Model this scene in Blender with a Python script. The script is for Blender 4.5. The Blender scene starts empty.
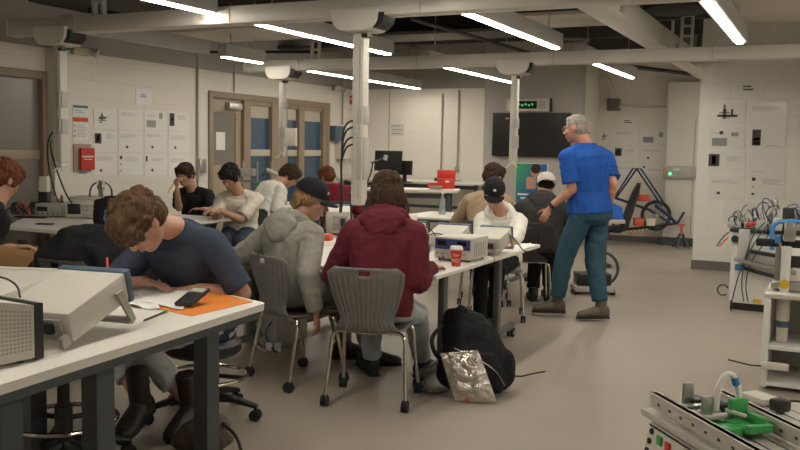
import bpy, bmesh, math, random
from mathutils import Vector, Matrix, noise
V = Vector
PI = math.pi
random.seed(7)
C = bpy.context.scene.collection
sc = bpy.context.scene

# ------------------------------------------------------------------ camera
FPX, HC, YAW, PITCH, ROLL = 880.0, 1.5, math.radians(26), math.atan(77/880), 0.019
_f = V((-math.sin(YAW)*math.cos(PITCH), math.cos(YAW)*math.cos(PITCH), -math.sin(PITCH)))
_r0 = V((math.cos(YAW), math.sin(YAW), 0))
_u0 = _r0.cross(_f)
_r = _r0*math.cos(ROLL) + _u0*math.sin(ROLL)
_u = _u0*math.cos(ROLL) - _r0*math.sin(ROLL)
cam_d = bpy.data.cameras.new('camera'); cam = bpy.data.objects.new('camera', cam_d); C.objects.link(cam)
cam.matrix_world = Matrix(((_r.x, _u.x, -_f.x, 0), (_r.y, _u.y, -_f.y, 0), (_r.z, _u.z, -_f.z, HC), (0, 0, 0, 1)))
cam_d.sensor_width = 36; cam_d.lens = 36*FPX/800; cam_d.clip_end = 100; cam_d.clip_start = .05
sc.camera = cam

def ray(px, py): return (_f + _r*((px-400)/FPX) - _u*((py-225)/FPX))
def at(px, py, z=0.0):
    d = ray(px, py); t = (z-HC)/d.z
    return V((d.x*t, d.y*t, z))
def atY(px, py, y):
    d = ray(px, py); t = y/d.y
    return V((d.x*t, y, HC+d.z*t))
def atX(px, py, x):
    d = ray(px, py); t = x/d.x
    return V((x, d.y*t, HC+d.z*t))
def atD(px, py, D):
    d = ray(px, py); return V((d.x*D, d.y*D, HC+d.z*D))

# ------------------------------------------------------------------ materials
def mat(name, col, rough=.6, metal=0.0, bump=0.0, bscale=40.0, var=0.0, vscale=6.0, emit=None, estr=0.0, spec=.5, trans=0.0, alpha=1.0, coat=0.0, stretch=None):
    m = bpy.data.materials.new(name); m.use_nodes = True
    nt = m.node_tree; b = nt.nodes['Principled BSDF']
    b.inputs['Base Color'].default_value = (*col, 1)
    b.inputs['Roughness'].default_value = rough
    b.inputs['Metallic'].default_value = metal
    b.inputs['Specular IOR Level'].default_value = spec
    b.inputs['Transmission Weight'].default_value = trans
    b.inputs['Alpha'].default_value = alpha
    b.inputs['Coat Weight'].default_value = coat
    tc = nt.nodes.new('ShaderNodeTexCoord'); src = tc.outputs['Object']
    if stretch:
        mp = nt.nodes.new('ShaderNodeMapping'); mp.inputs['Scale'].default_value = stretch
        nt.links.new(src, mp.inputs[0]); src = mp.outputs[0]
    if emit:
        b.inputs['Emission Color'].default_value = (*emit, 1); b.inputs['Emission Strength'].default_value = estr
    if var:
        n = nt.nodes.new('ShaderNodeTexNoise'); n.inputs['Scale'].default_value = vscale; n.inputs['Detail'].default_value = 5
        nt.links.new(src, n.inputs['Vector'])
        r = nt.nodes.new('ShaderNodeValToRGB')
        r.color_ramp.elements[0].position = .3; r.color_ramp.elements[1].position = .7
        r.color_ramp.elements[0].color = (*[c*(1-var) for c in col], 1)
        r.color_ramp.elements[1].color = (*[min(1, c*(1+var)) for c in col], 1)
        nt.links.new(n.outputs['Fac'], r.inputs[0]); nt.links.new(r.outputs[0], b.inputs['Base Color'])
    if bump:
        n = nt.nodes.new('ShaderNodeTexNoise'); n.inputs['Scale'].default_value = bscale; n.inputs['Detail'].default_value = 4
        nt.links.new(src, n.inputs['Vector'])
        bp = nt.nodes.new('ShaderNodeBump'); bp.inputs['Strength'].default_value = bump; bp.inputs['Distance'].default_value = .01
        nt.links.new(n.outputs['Fac'], bp.inputs['Height']); nt.links.new(bp.outputs[0], b.inputs['Normal'])
    return m

def block_mat(name, col, axis='y'):
    m = mat(name, col, .45)
    nt = m.node_tree; b = nt.nodes['Principled BSDF']
    tc = nt.nodes.new('ShaderNodeTexCoord'); sp = nt.nodes.new('ShaderNodeSeparateXYZ'); cb = nt.nodes.new('ShaderNodeCombineXYZ')
    nt.links.new(tc.outputs['Object'], sp.inputs[0])
    nt.links.new(sp.outputs['Y' if axis == 'y' else 'X'], cb.inputs[0]); nt.links.new(sp.outputs['Z'], cb.inputs[1])
    br = nt.nodes.new('ShaderNodeTexBrick'); br.inputs['Scale'].default_value = 1
    br.inputs['Brick Width'].default_value = .4; br.inputs['Row Height'].default_value = .2
    br.inputs['Mortar Size'].default_value = .004; br.inputs['Mortar Smooth'].default_value = .6
    nt.links.new(cb.outputs[0], br.inputs['Vector'])
    br.inputs['Color1'].default_value = (*col, 1); br.inputs['Color2'].default_value = (*[c*.985 for c in col], 1)
    br.inputs['Mortar'].default_value = (*[c*.9 for c in col], 1)
    nt.links.new(br.outputs['Color'], b.inputs['Base Color'])
    bp = nt.nodes.new('ShaderNodeBump'); bp.inputs['Strength'].default_value = .5; bp.inputs['Distance'].default_value = .004; bp.invert = True
    n = nt.nodes.new('ShaderNodeTexNoise'); n.inputs['Scale'].default_value = 120
    ad = nt.nodes.new('ShaderNodeMath'); ad.operation = 'MULTIPLY_ADD'; ad.inputs[1].default_value = -.15
    nt.links.new(n.outputs['Fac'], ad.inputs[0]); nt.links.new(br.outputs['Fac'], ad.inputs[2])
    nt.links.new(ad.outputs[0], bp.inputs['Height']); nt.links.new(bp.outputs[0], b.inputs['Normal'])
    return m

def floor_mat():
    m = mat('epoxy_floor', (.33, .285, .235), .32, var=.05, vscale=1.3)
    nt = m.node_tree; b = nt.nodes['Principled BSDF']
    n = nt.nodes.new('ShaderNodeTexNoise'); n.inputs['Scale'].default_value = 3; n.inputs['Detail'].default_value = 8
    mr = nt.nodes.new('ShaderNodeMapRange'); mr.inputs[3].default_value = .28; mr.inputs[4].default_value = .5
    nt.links.new(n.outputs['Fac'], mr.inputs[0]); nt.links.new(mr.outputs[0], b.inputs['Roughness'])
    return m

M = {}
def defm(k, *a, **kw): M[k] = mat(k, *a, **kw)
defm('white_paint', (.62, .59, .53), .4)
defm('beam_paint', (.55, .52, .46), .42)
defm('beam_grey', (.40, .39, .36), .5)
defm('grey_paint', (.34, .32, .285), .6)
defm('ceiling_dark', (.035, .03, .025), .9, var=.3, vscale=2)
defm('joist_brown', (.075, .062, .05), .8)
defm('duct_grey', (.15, .138, .12), .5, .2)
defm('tile_white', (.62, .58, .5), .9)
defm('tan_frame', (.27, .205, .14), .45)
defm('tan_door', (.36, .29, .21), .5)
defm('grey_glass_film', (.2, .18, .155), .25, spec=.7)
defm('roller_blind', (.47, .42, .34), .8)
defm('blue_film', (.03, .075, .13), .25, spec=.8)
defm('black_plastic', (.012, .012, .012), .45, bump=.1, bscale=200)
defm('black_rubber', (.015, .015, .015), .7)
defm('dark_steel', (.06, .068, .074), .45, .2)
defm('chrome', (.62, .57, .5), .16, 1.0)
defm('steel', (.45, .44, .42), .32, .9)
defm('aluminium', (.55, .52, .46), .5, .25)
defm('table_white', (.72, .69, .63), .38)
defm('table_edge', (.60, .57, .52), .4)
defm('baseboard', (.16, .15, .135), .55)
defm('beige_case', (.52, .49, .43), .5, bump=.08, bscale=300)
defm('beige_dark', (.33, .31, .27), .5)
defm('bezel_blue', (.07, .11, .15), .45)
defm('navy_panel', (.02, .035, .14), .4)
defm('iris_dark', (.02,.015,.01), .2)
defm('screen_dark', (.01, .01, .012), .12, spec=.6)
defm('tv_screen', (.012, .01, .009), .28, spec=.5)
defm('paper', (.76, .745, .71), .6)
defm('sleeve_gloss', (.78, .76, .71), .16, spec=.6)
defm('ink', (.055, .052, .05), .6)
defm('ink_light', (.3, .3, .3), .6)
defm('red', (.55, .03, .02), .35)
defm('red_soft', (.6, .09, .05), .6)
defm('orange', (.72, .22, .03), .6)
defm('blue', (.02, .09, .5), .5)
defm('bright_blue', (.03, .16, .7), .5)
defm('sky_blue', (.05, .22, .5), .4)
defm('green_plastic', (.05, .32, .09), .45)
defm('yellow', (.7, .42, .03), .5)
defm('copper', (.5, .22, .1), .4, .6)
defm('led_green', (.05, .9, .2), .4, emit=(.05, 1, .25), estr=4)
defm('led_blue', (.1, .3, .9), .4, emit=(.1, .3, 1), estr=3)
defm('clear_plastic', (.85, .85, .85), .08, trans=.9, alpha=.45)
defm('smoke_plastic', (.35, .38, .4), .2, alpha=.5)
defm('lamp', (1, 1, 1), .5, emit=(1, .93, .80), estr=40)
defm('skin', (.46, .245, .165), .5, bump=.12, bscale=60, var=.06, vscale=14)
defm('skin_warm', (.44, .21, .145), .5, bump=.12, bscale=60, var=.08, vscale=14)
defm('skin_tan', (.38, .21, .13), .5, bump=.12, bscale=60, var=.06, vscale=14)
defm('eye_white', (.42, .38, .34), .3)
defm('iris', (.04, .03, .02), .2)
defm('lip', (.36, .13, .1), .45)

def cloth(k, col, rough=.88, bump=.35, bscale=260, var=.12, vscale=7):
    defm(k, col, rough, bump=bump, bscale=bscale, var=var, vscale=vscale, spec=.2)

# ------------------------------------------------------------------ mesh builder
def frame_of(d):
    d = V(d).normalized()
    a = V((0, 0, 1)) if abs(d.z) < .9 else V((1, 0, 0))
    x = a.cross(d).normalized(); y = d.cross(x).normalized()
    return x, y

class MB:
    def __init__(s): s.bm = bmesh.new()
    def _add(s, verts, faces):
        vs = [s.bm.verts.new(v) for v in verts]; out = []
        for f in faces:
            try: out.append(s.bm.faces.new([vs[i] for i in f]))
            except ValueError: pass
        return vs, out
    def box(s, c, size, rot=None, bevel=0.0, seg=2):
        x, y, z = [a/2 for a in size]
        co = [V(p) for p in ((-x,-y,-z),(x,-y,-z),(x,y,-z),(-x,y,-z),(-x,-y,z),(x,-y,z),(x,y,z),(-x,y,z))]
        t = bmesh.new(); vs = [t.verts.new(p) for p in co]
        for f in ((0,3,2,1),(4,5,6,7),(0,1,5,4),(1,2,6,5),(2,3,7,6),(3,0,4,7)): t.faces.new([vs[i] for i in f])
        if bevel: bmesh.ops.bevel(t, geom=t.edges[:], offset=bevel, segments=seg, affect='EDGES', profile=.5)
        R = rot if isinstance(rot, Matrix) else (Matrix.Rotation(rot, 3, 'Z') if rot else Matrix.Identity(3))
        t.verts.index_update()
        s._add([R @ v.co + V(c) for v in t.verts], [[v.index for v in f.verts] for f in t.faces]); t.free(); return s
    def box2(s, a, b, bevel=0.0):
        a, b = V(a), V(b); return s.box((a+b)/2, [abs(q) for q in (b-a)], bevel=bevel)
    def loft(s, secs, seg=14, cap=True):
        """secs: (centre, xvec, yvec) ellipse half-axis vectors"""
        rings = []
        for c, xv, yv in secs:
            c, xv, yv = V(c), V(xv), V(yv)
            rings.append([s.bm.verts.new(c + xv*math.cos(2*PI*i/seg) + yv*math.sin(2*PI*i/seg)) for i in range(seg)])
        for a, b in zip(rings, rings[1:]):
            for i in range(seg):
                j = (i+1) % seg; s.bm.faces.new((a[i], a[j], b[j], b[i]))
        if cap: s.bm.faces.new(rings[0][::-1]); s.bm.faces.new(rings[-1])
        return s
    def cyl(s, p0, p1, r0, r1=None, seg=14, cap=True):
        p0, p1 = V(p0), V(p1); r1 = r0 if r1 is None else r1
        x, y = frame_of(p1-p0); return s.loft([(p0, x*r0, y*r0), (p1, x*r1, y*r1)], seg, cap)
    def tube(s, pts, r, seg=8, smooth=0, cap=True):
        pts = [V(p) for p in pts]
        for _ in range(smooth):
            q = [pts[0]]
            for a, b in zip(pts, pts[1:]): q += [a.lerp(b, .25), a.lerp(b, .75)]
            if isinstance(r, (list, tuple)):
                r2 = [r[0]]
                for a, b in zip(r, r[1:]): r2 += [a*.75+b*.25, a*.25+b*.75]
                r = r2 + [r[-1]]
            pts = q + [pts[-1]]
        secs = []; x = None
        for i, p in enumerate(pts):
            d = (pts[min(i+1, len(pts)-1)] - pts[max(i-1, 0)])
            if d.length < 1e-7: d = V((0, 0, 1))
            d.normalize()
            if x is None: x, y = frame_of(d)
            else:
                x = (x - d*x.dot(d))
                x = x.normalized() if x.length > 1e-6 else frame_of(d)[0]
                y = d.cross(x)
            rr = r[i] if isinstance(r, (list, tuple)) else r
            secs.append((p, x*rr, y*rr))
        return s.loft(secs, seg, cap)
    def ell(s, c, r, R=None, seg=16, rings=10):
        R = R or Matrix.Identity(3); c = V(c)
        if isinstance(r, (int, float)): r = (r, r, r)
        vs = []
        for i in range(1, rings):
            th = PI*i/rings
            vs.append([s.bm.verts.new(c + R @ V((r[0]*math.sin(th)*math.cos(2*PI*j/seg), r[1]*math.sin(th)*math.sin(2*PI*j/seg), r[2]*math.cos(th)))) for j in range(seg)])
        t = s.bm.verts.new(c + R @ V((0, 0, r[2]))); b = s.bm.verts.new(c - R @ V((0, 0, r[2])))
        for j in range(seg):
            k = (j+1) % seg; s.bm.faces.new((t, vs[0][j], vs[0][k])); s.bm.faces.new((b, vs[-1][k], vs[-1][j]))
            for a, d in zip(vs, vs[1:]): s.bm.faces.new((a[j], d[j], d[k], a[k]))
        return s
    def lathe(s, prof, c=(0, 0, 0), R=None, seg=20):
        R = R or Matrix.Identity(3); c = V(c)
        return s.loft([(c + R @ V((0, 0, z)), R @ V((r, 0, 0)), R @ V((0, r, 0))) for r, z in prof], seg)
    def torus(s, c, R_, r, M3=None, seg=28, ts=8, a0=0, a1=2*PI):
        M3 = M3 or Matrix.Identity(3); full = abs(a1-a0-2*PI) < 1e-6
        n = seg if full else seg+1; rings = []
        for i in range(n):
            a = a0 + (a1-a0)*i/seg
            e = V((math.cos(a), math.sin(a), 0))
            rings.append([s.bm.verts.new(V(c) + M3 @ (e*(R_ + r*math.cos(2*PI*j/ts)) + V((0, 0, r*math.sin(2*PI*j/ts))))) for j in range(ts)])
        for i in range(n if full else n-1):
            a, b = rings[i], rings[(i+1) % n]
            for j in range(ts): s.bm.faces.new((a[j], b[j], b[(j+1) % ts], a[(j+1) % ts]))
        return s
    def prism(s, poly, z0, z1, T=None):
        T = T or (lambda p: p); n = len(poly)
        s._add([T(V((p[0], p[1], z0))) for p in poly] + [T(V((p[0], p[1], z1))) for p in poly],
               [list(range(n))[::-1], list(range(n, 2*n))] + [[i, (i+1) % n, n+(i+1) % n, n+i] for i in range(n)])
        return s
    def grid(s, fn, nu, nv):
        g = [[s.bm.verts.new(fn(u/nu, v/nv)) for u in range(nu+1)] for v in range(nv+1)]
        for v in range(nv):
            for u in range(nu): s.bm.faces.new((g[v][u], g[v][u+1], g[v+1][u+1], g[v+1][u]))
        return s
    def mesh(s, name, m=None, smooth=False, inv=None):
        if inv: s.bm.transform(inv)
        bmesh.ops.recalc_face_normals(s.bm, faces=s.bm.faces[:])
        me = bpy.data.meshes.new(name); s.bm.to_mesh(me); s.bm.free()
        if m: me.materials.append(m if not isinstance(m, str) else M[m])
        if smooth:
            me.shade_smooth()
            if smooth != 'all': me.set_sharp_from_angle(angle=math.radians(38))
        return me
    def build(s, name, m, parent=None, smooth=True, solid=0.0, world=False):
        """world=True: coordinates are world ones, turned into the parent's frame"""
        inv = parent_world(parent).inverted() if (world and parent) else None
        o = bpy.data.objects.new(name, s.mesh(name, m, smooth, inv)); C.objects.link(o)
        if parent: o.parent = parent
        if solid:
            md = o.modifiers.new('solid', 'SOLIDIFY'); md.thickness = solid; md.offset = 0
        return o

def parent_world(p):
    Mx = p.matrix_basis.copy(); q = p.parent
    while q: Mx = q.matrix_basis @ Mx; q = q.parent
    return Mx

def tag(o, label=None, cat=None, group=None, kind=None):
    if label: o['label'] = label
    if cat: o['category'] = cat
    if group: o['group'] = group
    if kind: o['kind'] = kind
    return o
def thing(name, label, cat, loc=(0, 0, 0), rz=0.0, group=None):
    o = bpy.data.objects.new(name, None); C.objects.link(o); o.empty_display_size = .1
    o.location = loc; o.rotation_euler = (0, 0, rz)
    return tag(o, label, cat, group)
def struct(o): o['kind'] = 'structure'; return o
def copy_tree(o, parent=None):
    c = o.copy(); C.objects.link(c)
    c.parent = parent
    for ch in [x for x in bpy.data.objects if x.parent == o]: copy_tree(ch, c)
    return c
def arc_pts(p0, p1, sag, n=8, up=(0, 0, 1)):
    p0, p1, up = V(p0), V(p1), V(up)
    return [p0.lerp(p1, i/n) + up*(4*sag*(i/n)*(1-i/n)) for i in range(n+1)]
# ------------------------------------------------------------------ room shell
XL, YB, YP, YR, CZ = -7.8, 13.9, 15.0, 11.94, 3.3
SOF = atX(92, 54, XL).z
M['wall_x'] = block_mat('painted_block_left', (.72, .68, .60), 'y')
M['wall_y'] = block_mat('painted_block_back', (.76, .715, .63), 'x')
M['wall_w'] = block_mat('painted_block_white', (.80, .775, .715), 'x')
M['floor'] = floor_mat()
def wall(name, a, b, m):
    w = MB().box2(a, b).build(name, m, smooth=False); return struct(w)
struct(MB().box2((-10.5, -3, -.1), (2.6, 15.2, 0)).build('floor', M['floor'], smooth=False))
struct(MB().box2((-8.0, -3, CZ), (2.6, 15.2, CZ+.1)).build('ceiling', M['ceiling_dark'], smooth=False))
# left wall with two openings
d1a, d1b = atX(-60, 72, XL).y, atX(47, 73, XL).y
d2a, d2b = atX(208, 91, XL).y, atX(329, 103, XL).y
DH1, DH = atX(40, 71, XL).z, atX(270, 97, XL).z
def leftwall():
    b = MB()
    for y0, y1, z0, z1 in ((-3, d1a, 0, SOF), (d1a, d1b, DH1, SOF), (d1b, d2a, 0, SOF), (d2a, d2b, DH, SOF), (d2b, YB, 0, SOF)):
        b.box2((XL-.15, y0, z0), (XL, y1, z1))
    return b
struct(leftwall().build('wall_left', M['wall_x'], smooth=False))
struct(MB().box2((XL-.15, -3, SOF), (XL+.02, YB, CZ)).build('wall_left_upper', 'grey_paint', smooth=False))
xg0, xg1 = atY(485, 100, YB).x, atY(583, 100, YB).x
wall('wall_back', (XL-.15, YB, 0), (xg0, YB+.15, SOF), M['wall_y'])
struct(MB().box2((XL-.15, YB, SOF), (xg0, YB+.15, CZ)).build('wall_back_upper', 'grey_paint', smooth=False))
M['grey_wall'] = block_mat('painted_block_grey', (.42, .395, .35), 'x')
wall('wall_screen', (xg0, YB-.02, 0), (xg1, YB+.15, CZ), M['grey_wall'])
wall('wall_return', (xg1-.15, YB+.15, 0), (xg1, YP, CZ), M['wall_x'])
wall('wall_poster', (xg1-.15, YP, 0), (2.6, YP+.15, CZ), M['wall_y'])
xr0 = atY(695, 200, YR).x
wall('wall_right_front', (xr0, YR, 0), (2.6, YR+.15, 3.4), M['wall_w'])
wall('wall_right', (2.5, -3, 0), (2.65, YP, CZ), M['wall_x'])
wall('wall_rear', (-8, -3.15, 0), (2.6, -3, CZ), M['wall_y'])
# pilaster next to the first door
pa, pb = atX(54, 120, XL+.12).y, atX(93, 120, XL+.12).y
wall('wall_pilaster', (XL, pa, 0), (XL+.12, pb, SOF), M['wall_x'])
# baseboards
def bb(name, a, b): return struct(MB().box2(a, b, bevel=.003).build(name, 'baseboard', smooth=False))
bb('baseboard_right', (xr0-.01, YR-.015, 0), (2.4, YR, .12))
bb('baseboard_back', (XL, YB-.015, 0), (xg0, YB, .1))
bb('baseboard_screen', (xg0, YB-.035, 0), (xg1, YB-.02, .1))
bb('baseboard_poster', (xg1, YP-.015, 0), (xr0, YP, .1))
bb('baseboard_left', (XL, d2b, 0), (XL+.015, YB, .1))
bb('baseboard_left_near', (XL, pb, 0), (XL+.015, d2a, .1))
# corridor behind the glazed doors
wall('wall_corridor', (-10.3, -3, 0), (-10.2, 15, 3), M['wall_x'])
struct(MB().box2((-10.2, -3, 2.7), (XL-.15, 15, 2.75)).build('ceiling_corridor', 'tile_white', smooth=False))

# door 1 : frame with a grey glazed leaf
def frame_y(name, y0, y1, z1, m, w=.09, depth=.2, par=None, x=XL, sill=False):
    b = MB()
    b.box2((x-depth+.03, y0, 0), (x+.03, y0+w, z1), bevel=.006).box2((x-depth+.03, y1-w, 0), (x+.03, y1, z1), bevel=.006)
    b.box2((x-depth+.03, y0+w, z1-w), (x+.03, y1-w, z1), bevel=.006)
    return b
d = struct(frame_y('f', d1a, d1b, DH1, 'tan_frame').build('door_1', 'tan_frame'))
zr = atX(30, 152, XL).z
b = MB().box2((XL-.08, d1a+.09, 0), (XL-.04, d1b-.09, zr-.08)).box2((XL-.08, d1a+.09, zr+.02), (XL-.04, d1b-.09, DH1-.09)); b.build('glass_panel', 'grey_glass_film', d, smooth=False)
MB().box2((XL-.09, d1a+.09, zr-.08), (XL-.03, d1b-.09, zr+.02), bevel=.004).build('mid_rail', 'tan_door', d)
# door 2 : leaf plus glazed side lights
d = struct(frame_y('f', d2a, d2b, DH, 'tan_frame').build('door_2', 'tan_frame'))
def Y2(px): return atX(px, 120, XL).y
yl0, yl1 = Y2(210), Y2(244)
b = MB(); g0, g1 = Y2(214), Y2(238); zt, zb = DH-.28, atX(225, 165, XL).z
b.box2((XL-.09, yl0, 0), (XL-.04, yl1, zb)).box2((XL-.09, yl0, zt), (XL-.04, yl1, DH-.09)).box2((XL-.09, yl0, zb), (XL-.04, g0, zt)).box2((XL-.09, g1, zb), (XL-.04, yl1, zt))
leaf = b.build('door_leaf', 'tan_door', d, smooth=False)
MB().box2((XL-.075, g0, zb), (XL-.055, g1, zt)).build('glass_panel', 'grey_glass_film', leaf, smooth=False)
MB().box2((XL-.054, Y2(219), atX(222, 150, XL).z), (XL-.05, Y2(228), atX(222, 132, XL).z)).build('notice', 'paper', leaf, smooth=False)
MB().box2((XL-.04, Y2(227), DH-.24), (XL+.05, Y2(240), DH-.14), bevel=.01).build('door_closer', 'steel', d)
MB().cyl((XL-.02, Y2(241), .95), (XL+.05, Y2(241), .95), .018).cyl((XL+.05, Y2(241), .95), (XL+.05, Y2(237), .95), .012).build('door_handle', 'steel', d)
for i, (a, b_) in enumerate(((249, 272), (286, 299), (303, 323))):
    y0, y1 = Y2(a), Y2(b_)
    w = struct(MB().box2((XL-.1, y0-.1, 0), (XL+.01, y0, DH-.09), bevel=.006).box2((XL-.1, y1, 0), (XL+.01, y1+.1, DH-.09), bevel=.006).box2((XL-.1, y0, DH-.15), (XL, y1, DH-.09)).build('window_%d' % (i+1), 'tan_frame'))
    ztop = atX(260, 118, XL).z
    MB().box2((XL-.06, y0, ztop), (XL-.05, y1, DH-.15)).build('roller_blind', 'roller_blind', w, smooth=False)
    MB().box2((XL-.06, y0, 0.1), (XL-.05, y1, ztop)).build('blue_film_pane', 'blue_film', w, smooth=False)
    zr2 = atX(290, 153, XL).z
    MB().box2((XL-.08, y0, zr2-.05), (XL-.02, y1, zr2+.05), bevel=.004).build('mid_rail', 'roller_blind', w)

for ya, yb_ in ((Y2(244), Y2(249)), (Y2(272), Y2(286)), (Y2(299), Y2(303)), (Y2(323), d2b-.09)):
    if yb_ > ya: MB().box2((XL-.11, ya-.02, 0), (XL+.02, yb_+.02, DH-.09)).build('mullion', 'tan_frame', d, smooth=False)
# ------------------------------------------------------------------ overhead raceways and columns
BZ = 2.42
yb1, yb2 = 5.61, 9.28
def beam(y, x0, x1, h, w, label, grp=None):
    t = thing('overhead_raceway', label, 'ceiling raceway', ((x0+x1)/2, y, BZ), 0, grp)
    L = x1-x0
    MB().box((0, 0, h/2), (L, w, h), bevel=.006).build('channel', 'beam_paint', t)
    MB().box((-L/2-.006, 0, h/2), (.012, w+.01, h+.01), bevel=.003).build('end_cap', 'white_paint', t)
    for k in range(int(L/1.6)):
        x = -L/2+.8+k*1.6
        MB().box((x, -w/2-.003, h*.5), (.012, .006, h)).build('joint_cover', 'beam_grey', t)
    for x in ((-L/2+1.0), L*.12, L/2-.6):
        b = MB().box((x-.05, 0, h+.35), (.025, .045, .7)).box((x+.05, 0, h+.35), (.025, .045, .7))
        for q in range(3): b.box((x, 0, h+.12+.1*q), (.1, .03, .02))
        b.build('hanger', 'beam_grey', t)
    return t
beam(yb1, atY(15, 37, yb1).x, 1.6, .13, .16, 'long white ceiling raceway nearest the camera, running across the top of the room')
beam(yb2, atY(248, 70, yb2).x, 1.9, .13, .16, 'long white ceiling raceway farther back, running across above the screen')
# raceway running away from the camera on the right
xr = at(652, 56, BZ+.15).x+.13
t = thing('overhead_raceway', 'white ceiling raceway running front to back, crossing above the far raceway', 'ceiling raceway', (xr, 8.6, BZ+.15))
MB().box((0, 0, .13), (.22, 11.8, .2), bevel=.008).build('channel', 'beam_paint', t)
for q in (-3.4, -1.2, 1.6, 3.8): MB().box((.115, q, .1), (.012, .12, .06), bevel=.003).build('socket_plate', 'beam_grey', t)
b = MB()
for q in (-4, 0, 4.6): b.box((0, q, .48), (.03, .03, .5))
b.build('hanger', 'beam_grey', t)

def column(px, y, zbot, label, w=.115, outlets=((.35, .5), (.75, .9)), hook=True):
    x = atY(px, 60, y).x
    t = thing('service_column', label, 'service column', (x, y, BZ), 0, 'service columns hanging from the raceways')
    b = MB(); W, H, D = .18, .15, .24
    prof = [(-W, .05), (W, .05)] + [(W-.0 if i == 0 else W-.1+.1*math.cos(i*PI/10), .05-H+.1-.1*math.sin(i*PI/10)) for i in range(6)] + [(-W+.1-.1*math.cos((5-i)*PI/10), .05-H+.1-.1*math.sin((5-i)*PI/10)) for i in range(6)]
    b.prism(prof, -D/2, D/2, lambda p: V((p.x, p.z, p.y))).build('hub_housing', 'white_paint', t)
    MB().prism([(W+.002, .02), (W+.045, .02), (W+.035, -.04), (W-.01, -.085), (W-.04, -.085)], -D/2+.03, D/2-.03, lambda p: V((p.x, p.z, p.y))).build('socket_face', 'black_plastic', t)
    MB().box((.05, -.02, -.13), (.05, .06, .03), bevel=.005).build('cable_gland', 'black_plastic', t)
    L = BZ-.11-zbot
    MB().box((0, 0, -.11-L/2), (w, w, L), bevel=.012).build('column', 'beam_paint', t)
    MB().box((w*.2, -w/2-.003, -.11-L/2), (.01, .006, L-.1)).build('cable_slot', 'beam_grey', t)
    for a, b_ in outlets:
        MB().box((w/2+.004, 0, -.11-L*(a+b_)/2), (.012, .07, L*(b_-a)), bevel=.003).box((w*.25, -w/2-.006, -.11-L*(a+b_)/2), (.04, .012, L*(b_-a)), bevel=.003).build('outlet_strip', 'beam_grey', t)
    if hook:
        h = MB().box((0, 0, -.11-L-.02), (w*.8, w*.8, .04), bevel=.01)
        h.tube([(-.03, 0, -.13-L), (-.04, -.03, -.17-L), (-.06, -.05, -.18-L)], .009, smooth=2).tube([(.03, 0, -.13-L), (.045, -.03, -.17-L), (.06, -.05, -.17-L)], .009, smooth=2)
        h.build('clamp', 'white_paint', t)
    return t
col_thick = column(361, yb1, atY(360, 205, yb1).z, 'thickest white service column, hanging over the middle table behind the maroon hoodie', .092, ((.42, .52), (.6, .85)), False)
col_left = column(60, yb1, atY(61, 163, yb1).z, 'white service column at far left, in front of the wall of paper sheets', .085, ((.38, .52), (.62, .75)))
col_door = column(283, yb2, atY(283, 152, yb2).z, 'white service column in front of the glazed doors', .078, ((.3, .4), (.65, .8)))
column(516, yb2, atY(514, 161, yb2).z, 'white service column in front of the wall screen', .078, ((.5, .62), (.7, .85)))

# ------------------------------------------------------------------ linear lights
LZ = 2.47
def light_row(x, y0, y1, label):
    for yb in (yb1, yb2):
        if y0 < yb-.1 < y1 < yb+1.0: y1 = yb-.1
        if y0-1.0 < yb < y0+.5 and y1 > yb+.5: y0 = max(y0, yb+.1)
        if y0 < yb-.12 and y1 > yb+.12: print('light crosses', label, y0, yb, y1)
    t = thing('linear_light', label, 'ceiling light', (x, (y0+y1)/2, LZ), 0, 'suspended linear ceiling lights')
    L = y1-y0
    b = MB().box((0, 0, .1), (.12, L, .14), bevel=.006)
    b.build('housing', 'beam_grey', t)
    MB().box((0, 0, .024), (.06, L-.04, .012)).build('diffuser', 'lamp', t, smooth=False)
    for q in (-L/2+min(.3, L*.2), L/2-min(.3, L*.2)): MB().cyl((0, q, .17), (0, q, CZ-LZ), .006, seg=6).build('suspension_rod', 'steel', t)
def lx(px, py): return at(px, py, LZ)
xA, xB, xC, xD = lx(360, 81).x, lx(318, 41).x, lx(503, 31).x, lx(720, 22).x
print('lights x', xA, xB, xC, xD, 'SOF', SOF, 'd2', d2a, d2b, DH, 'xg', xg0, xg1, 'xr0', xr0)
light_row(xA, atX(222, 57, xA).y, atX(262, 66, xA).y, 'linear ceiling light nearest the left wall, beginning above the door')
light_row(xA, atX(300, 70, xA).y, atX(419, 91, xA).y, 'linear ceiling light nearest the left wall, farther one')
light_row(xB, atX(142, 0, xB).y, atX(232, 21.5, xB).y, 'linear ceiling light at top left, in the second row from the left wall')
light_row(xB, atX(251, 25, xB).y, atX(389, 57, xB).y, 'long linear ceiling light crossing behind the thickest service column')
light_row(xB, atX(424, 65, xB).y, atX(512, 88, xB).y, 'linear ceiling light ending beside the column in front of the screen')
light_row(xC, atX(449, 11, xC).y, atX(557, 51, xC).y, 'linear ceiling light between the two raceways, third row from left')
light_row(xC, atX(579, 60, xC).y, atX(632, 83, xC).y, 'linear ceiling light at the back, above the head of the standing man')
light_row(xD, 5.75, lx(739, 46).y, 'broad bright linear ceiling light at top right')
light_row(xC, .2, 5.3, 'linear light added overhead for brightness, out of the top of the view')  # added out of view to light the near part of the room
light_row(xB+0, -2.2, 1.8, 'unseen linear light added for brightness above the near left of the room')  # unseen extra row, put in to raise the light at near left
light_row(1.1, .6, 5.3, 'unseen linear light added for brightness along the right wall')  # no fixture in view here; row added as fill from the right
light_row(-.7, 12.25, 14.75, 'hidden linear light added behind the right block wall to brighten the far wall')  # added light, hidden by the block wall, brightens the poster wall
light_row(1.1, 12.25, 14.75, 'hidden linear light added behind the right block wall, farther right')  # second hidden light, added to spill onto the poster wall
light_row(1.1, 5.8, 9, 'unseen linear light added for brightness along the right wall, farther one')  # continues the added fill row on the right, out of view
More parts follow.
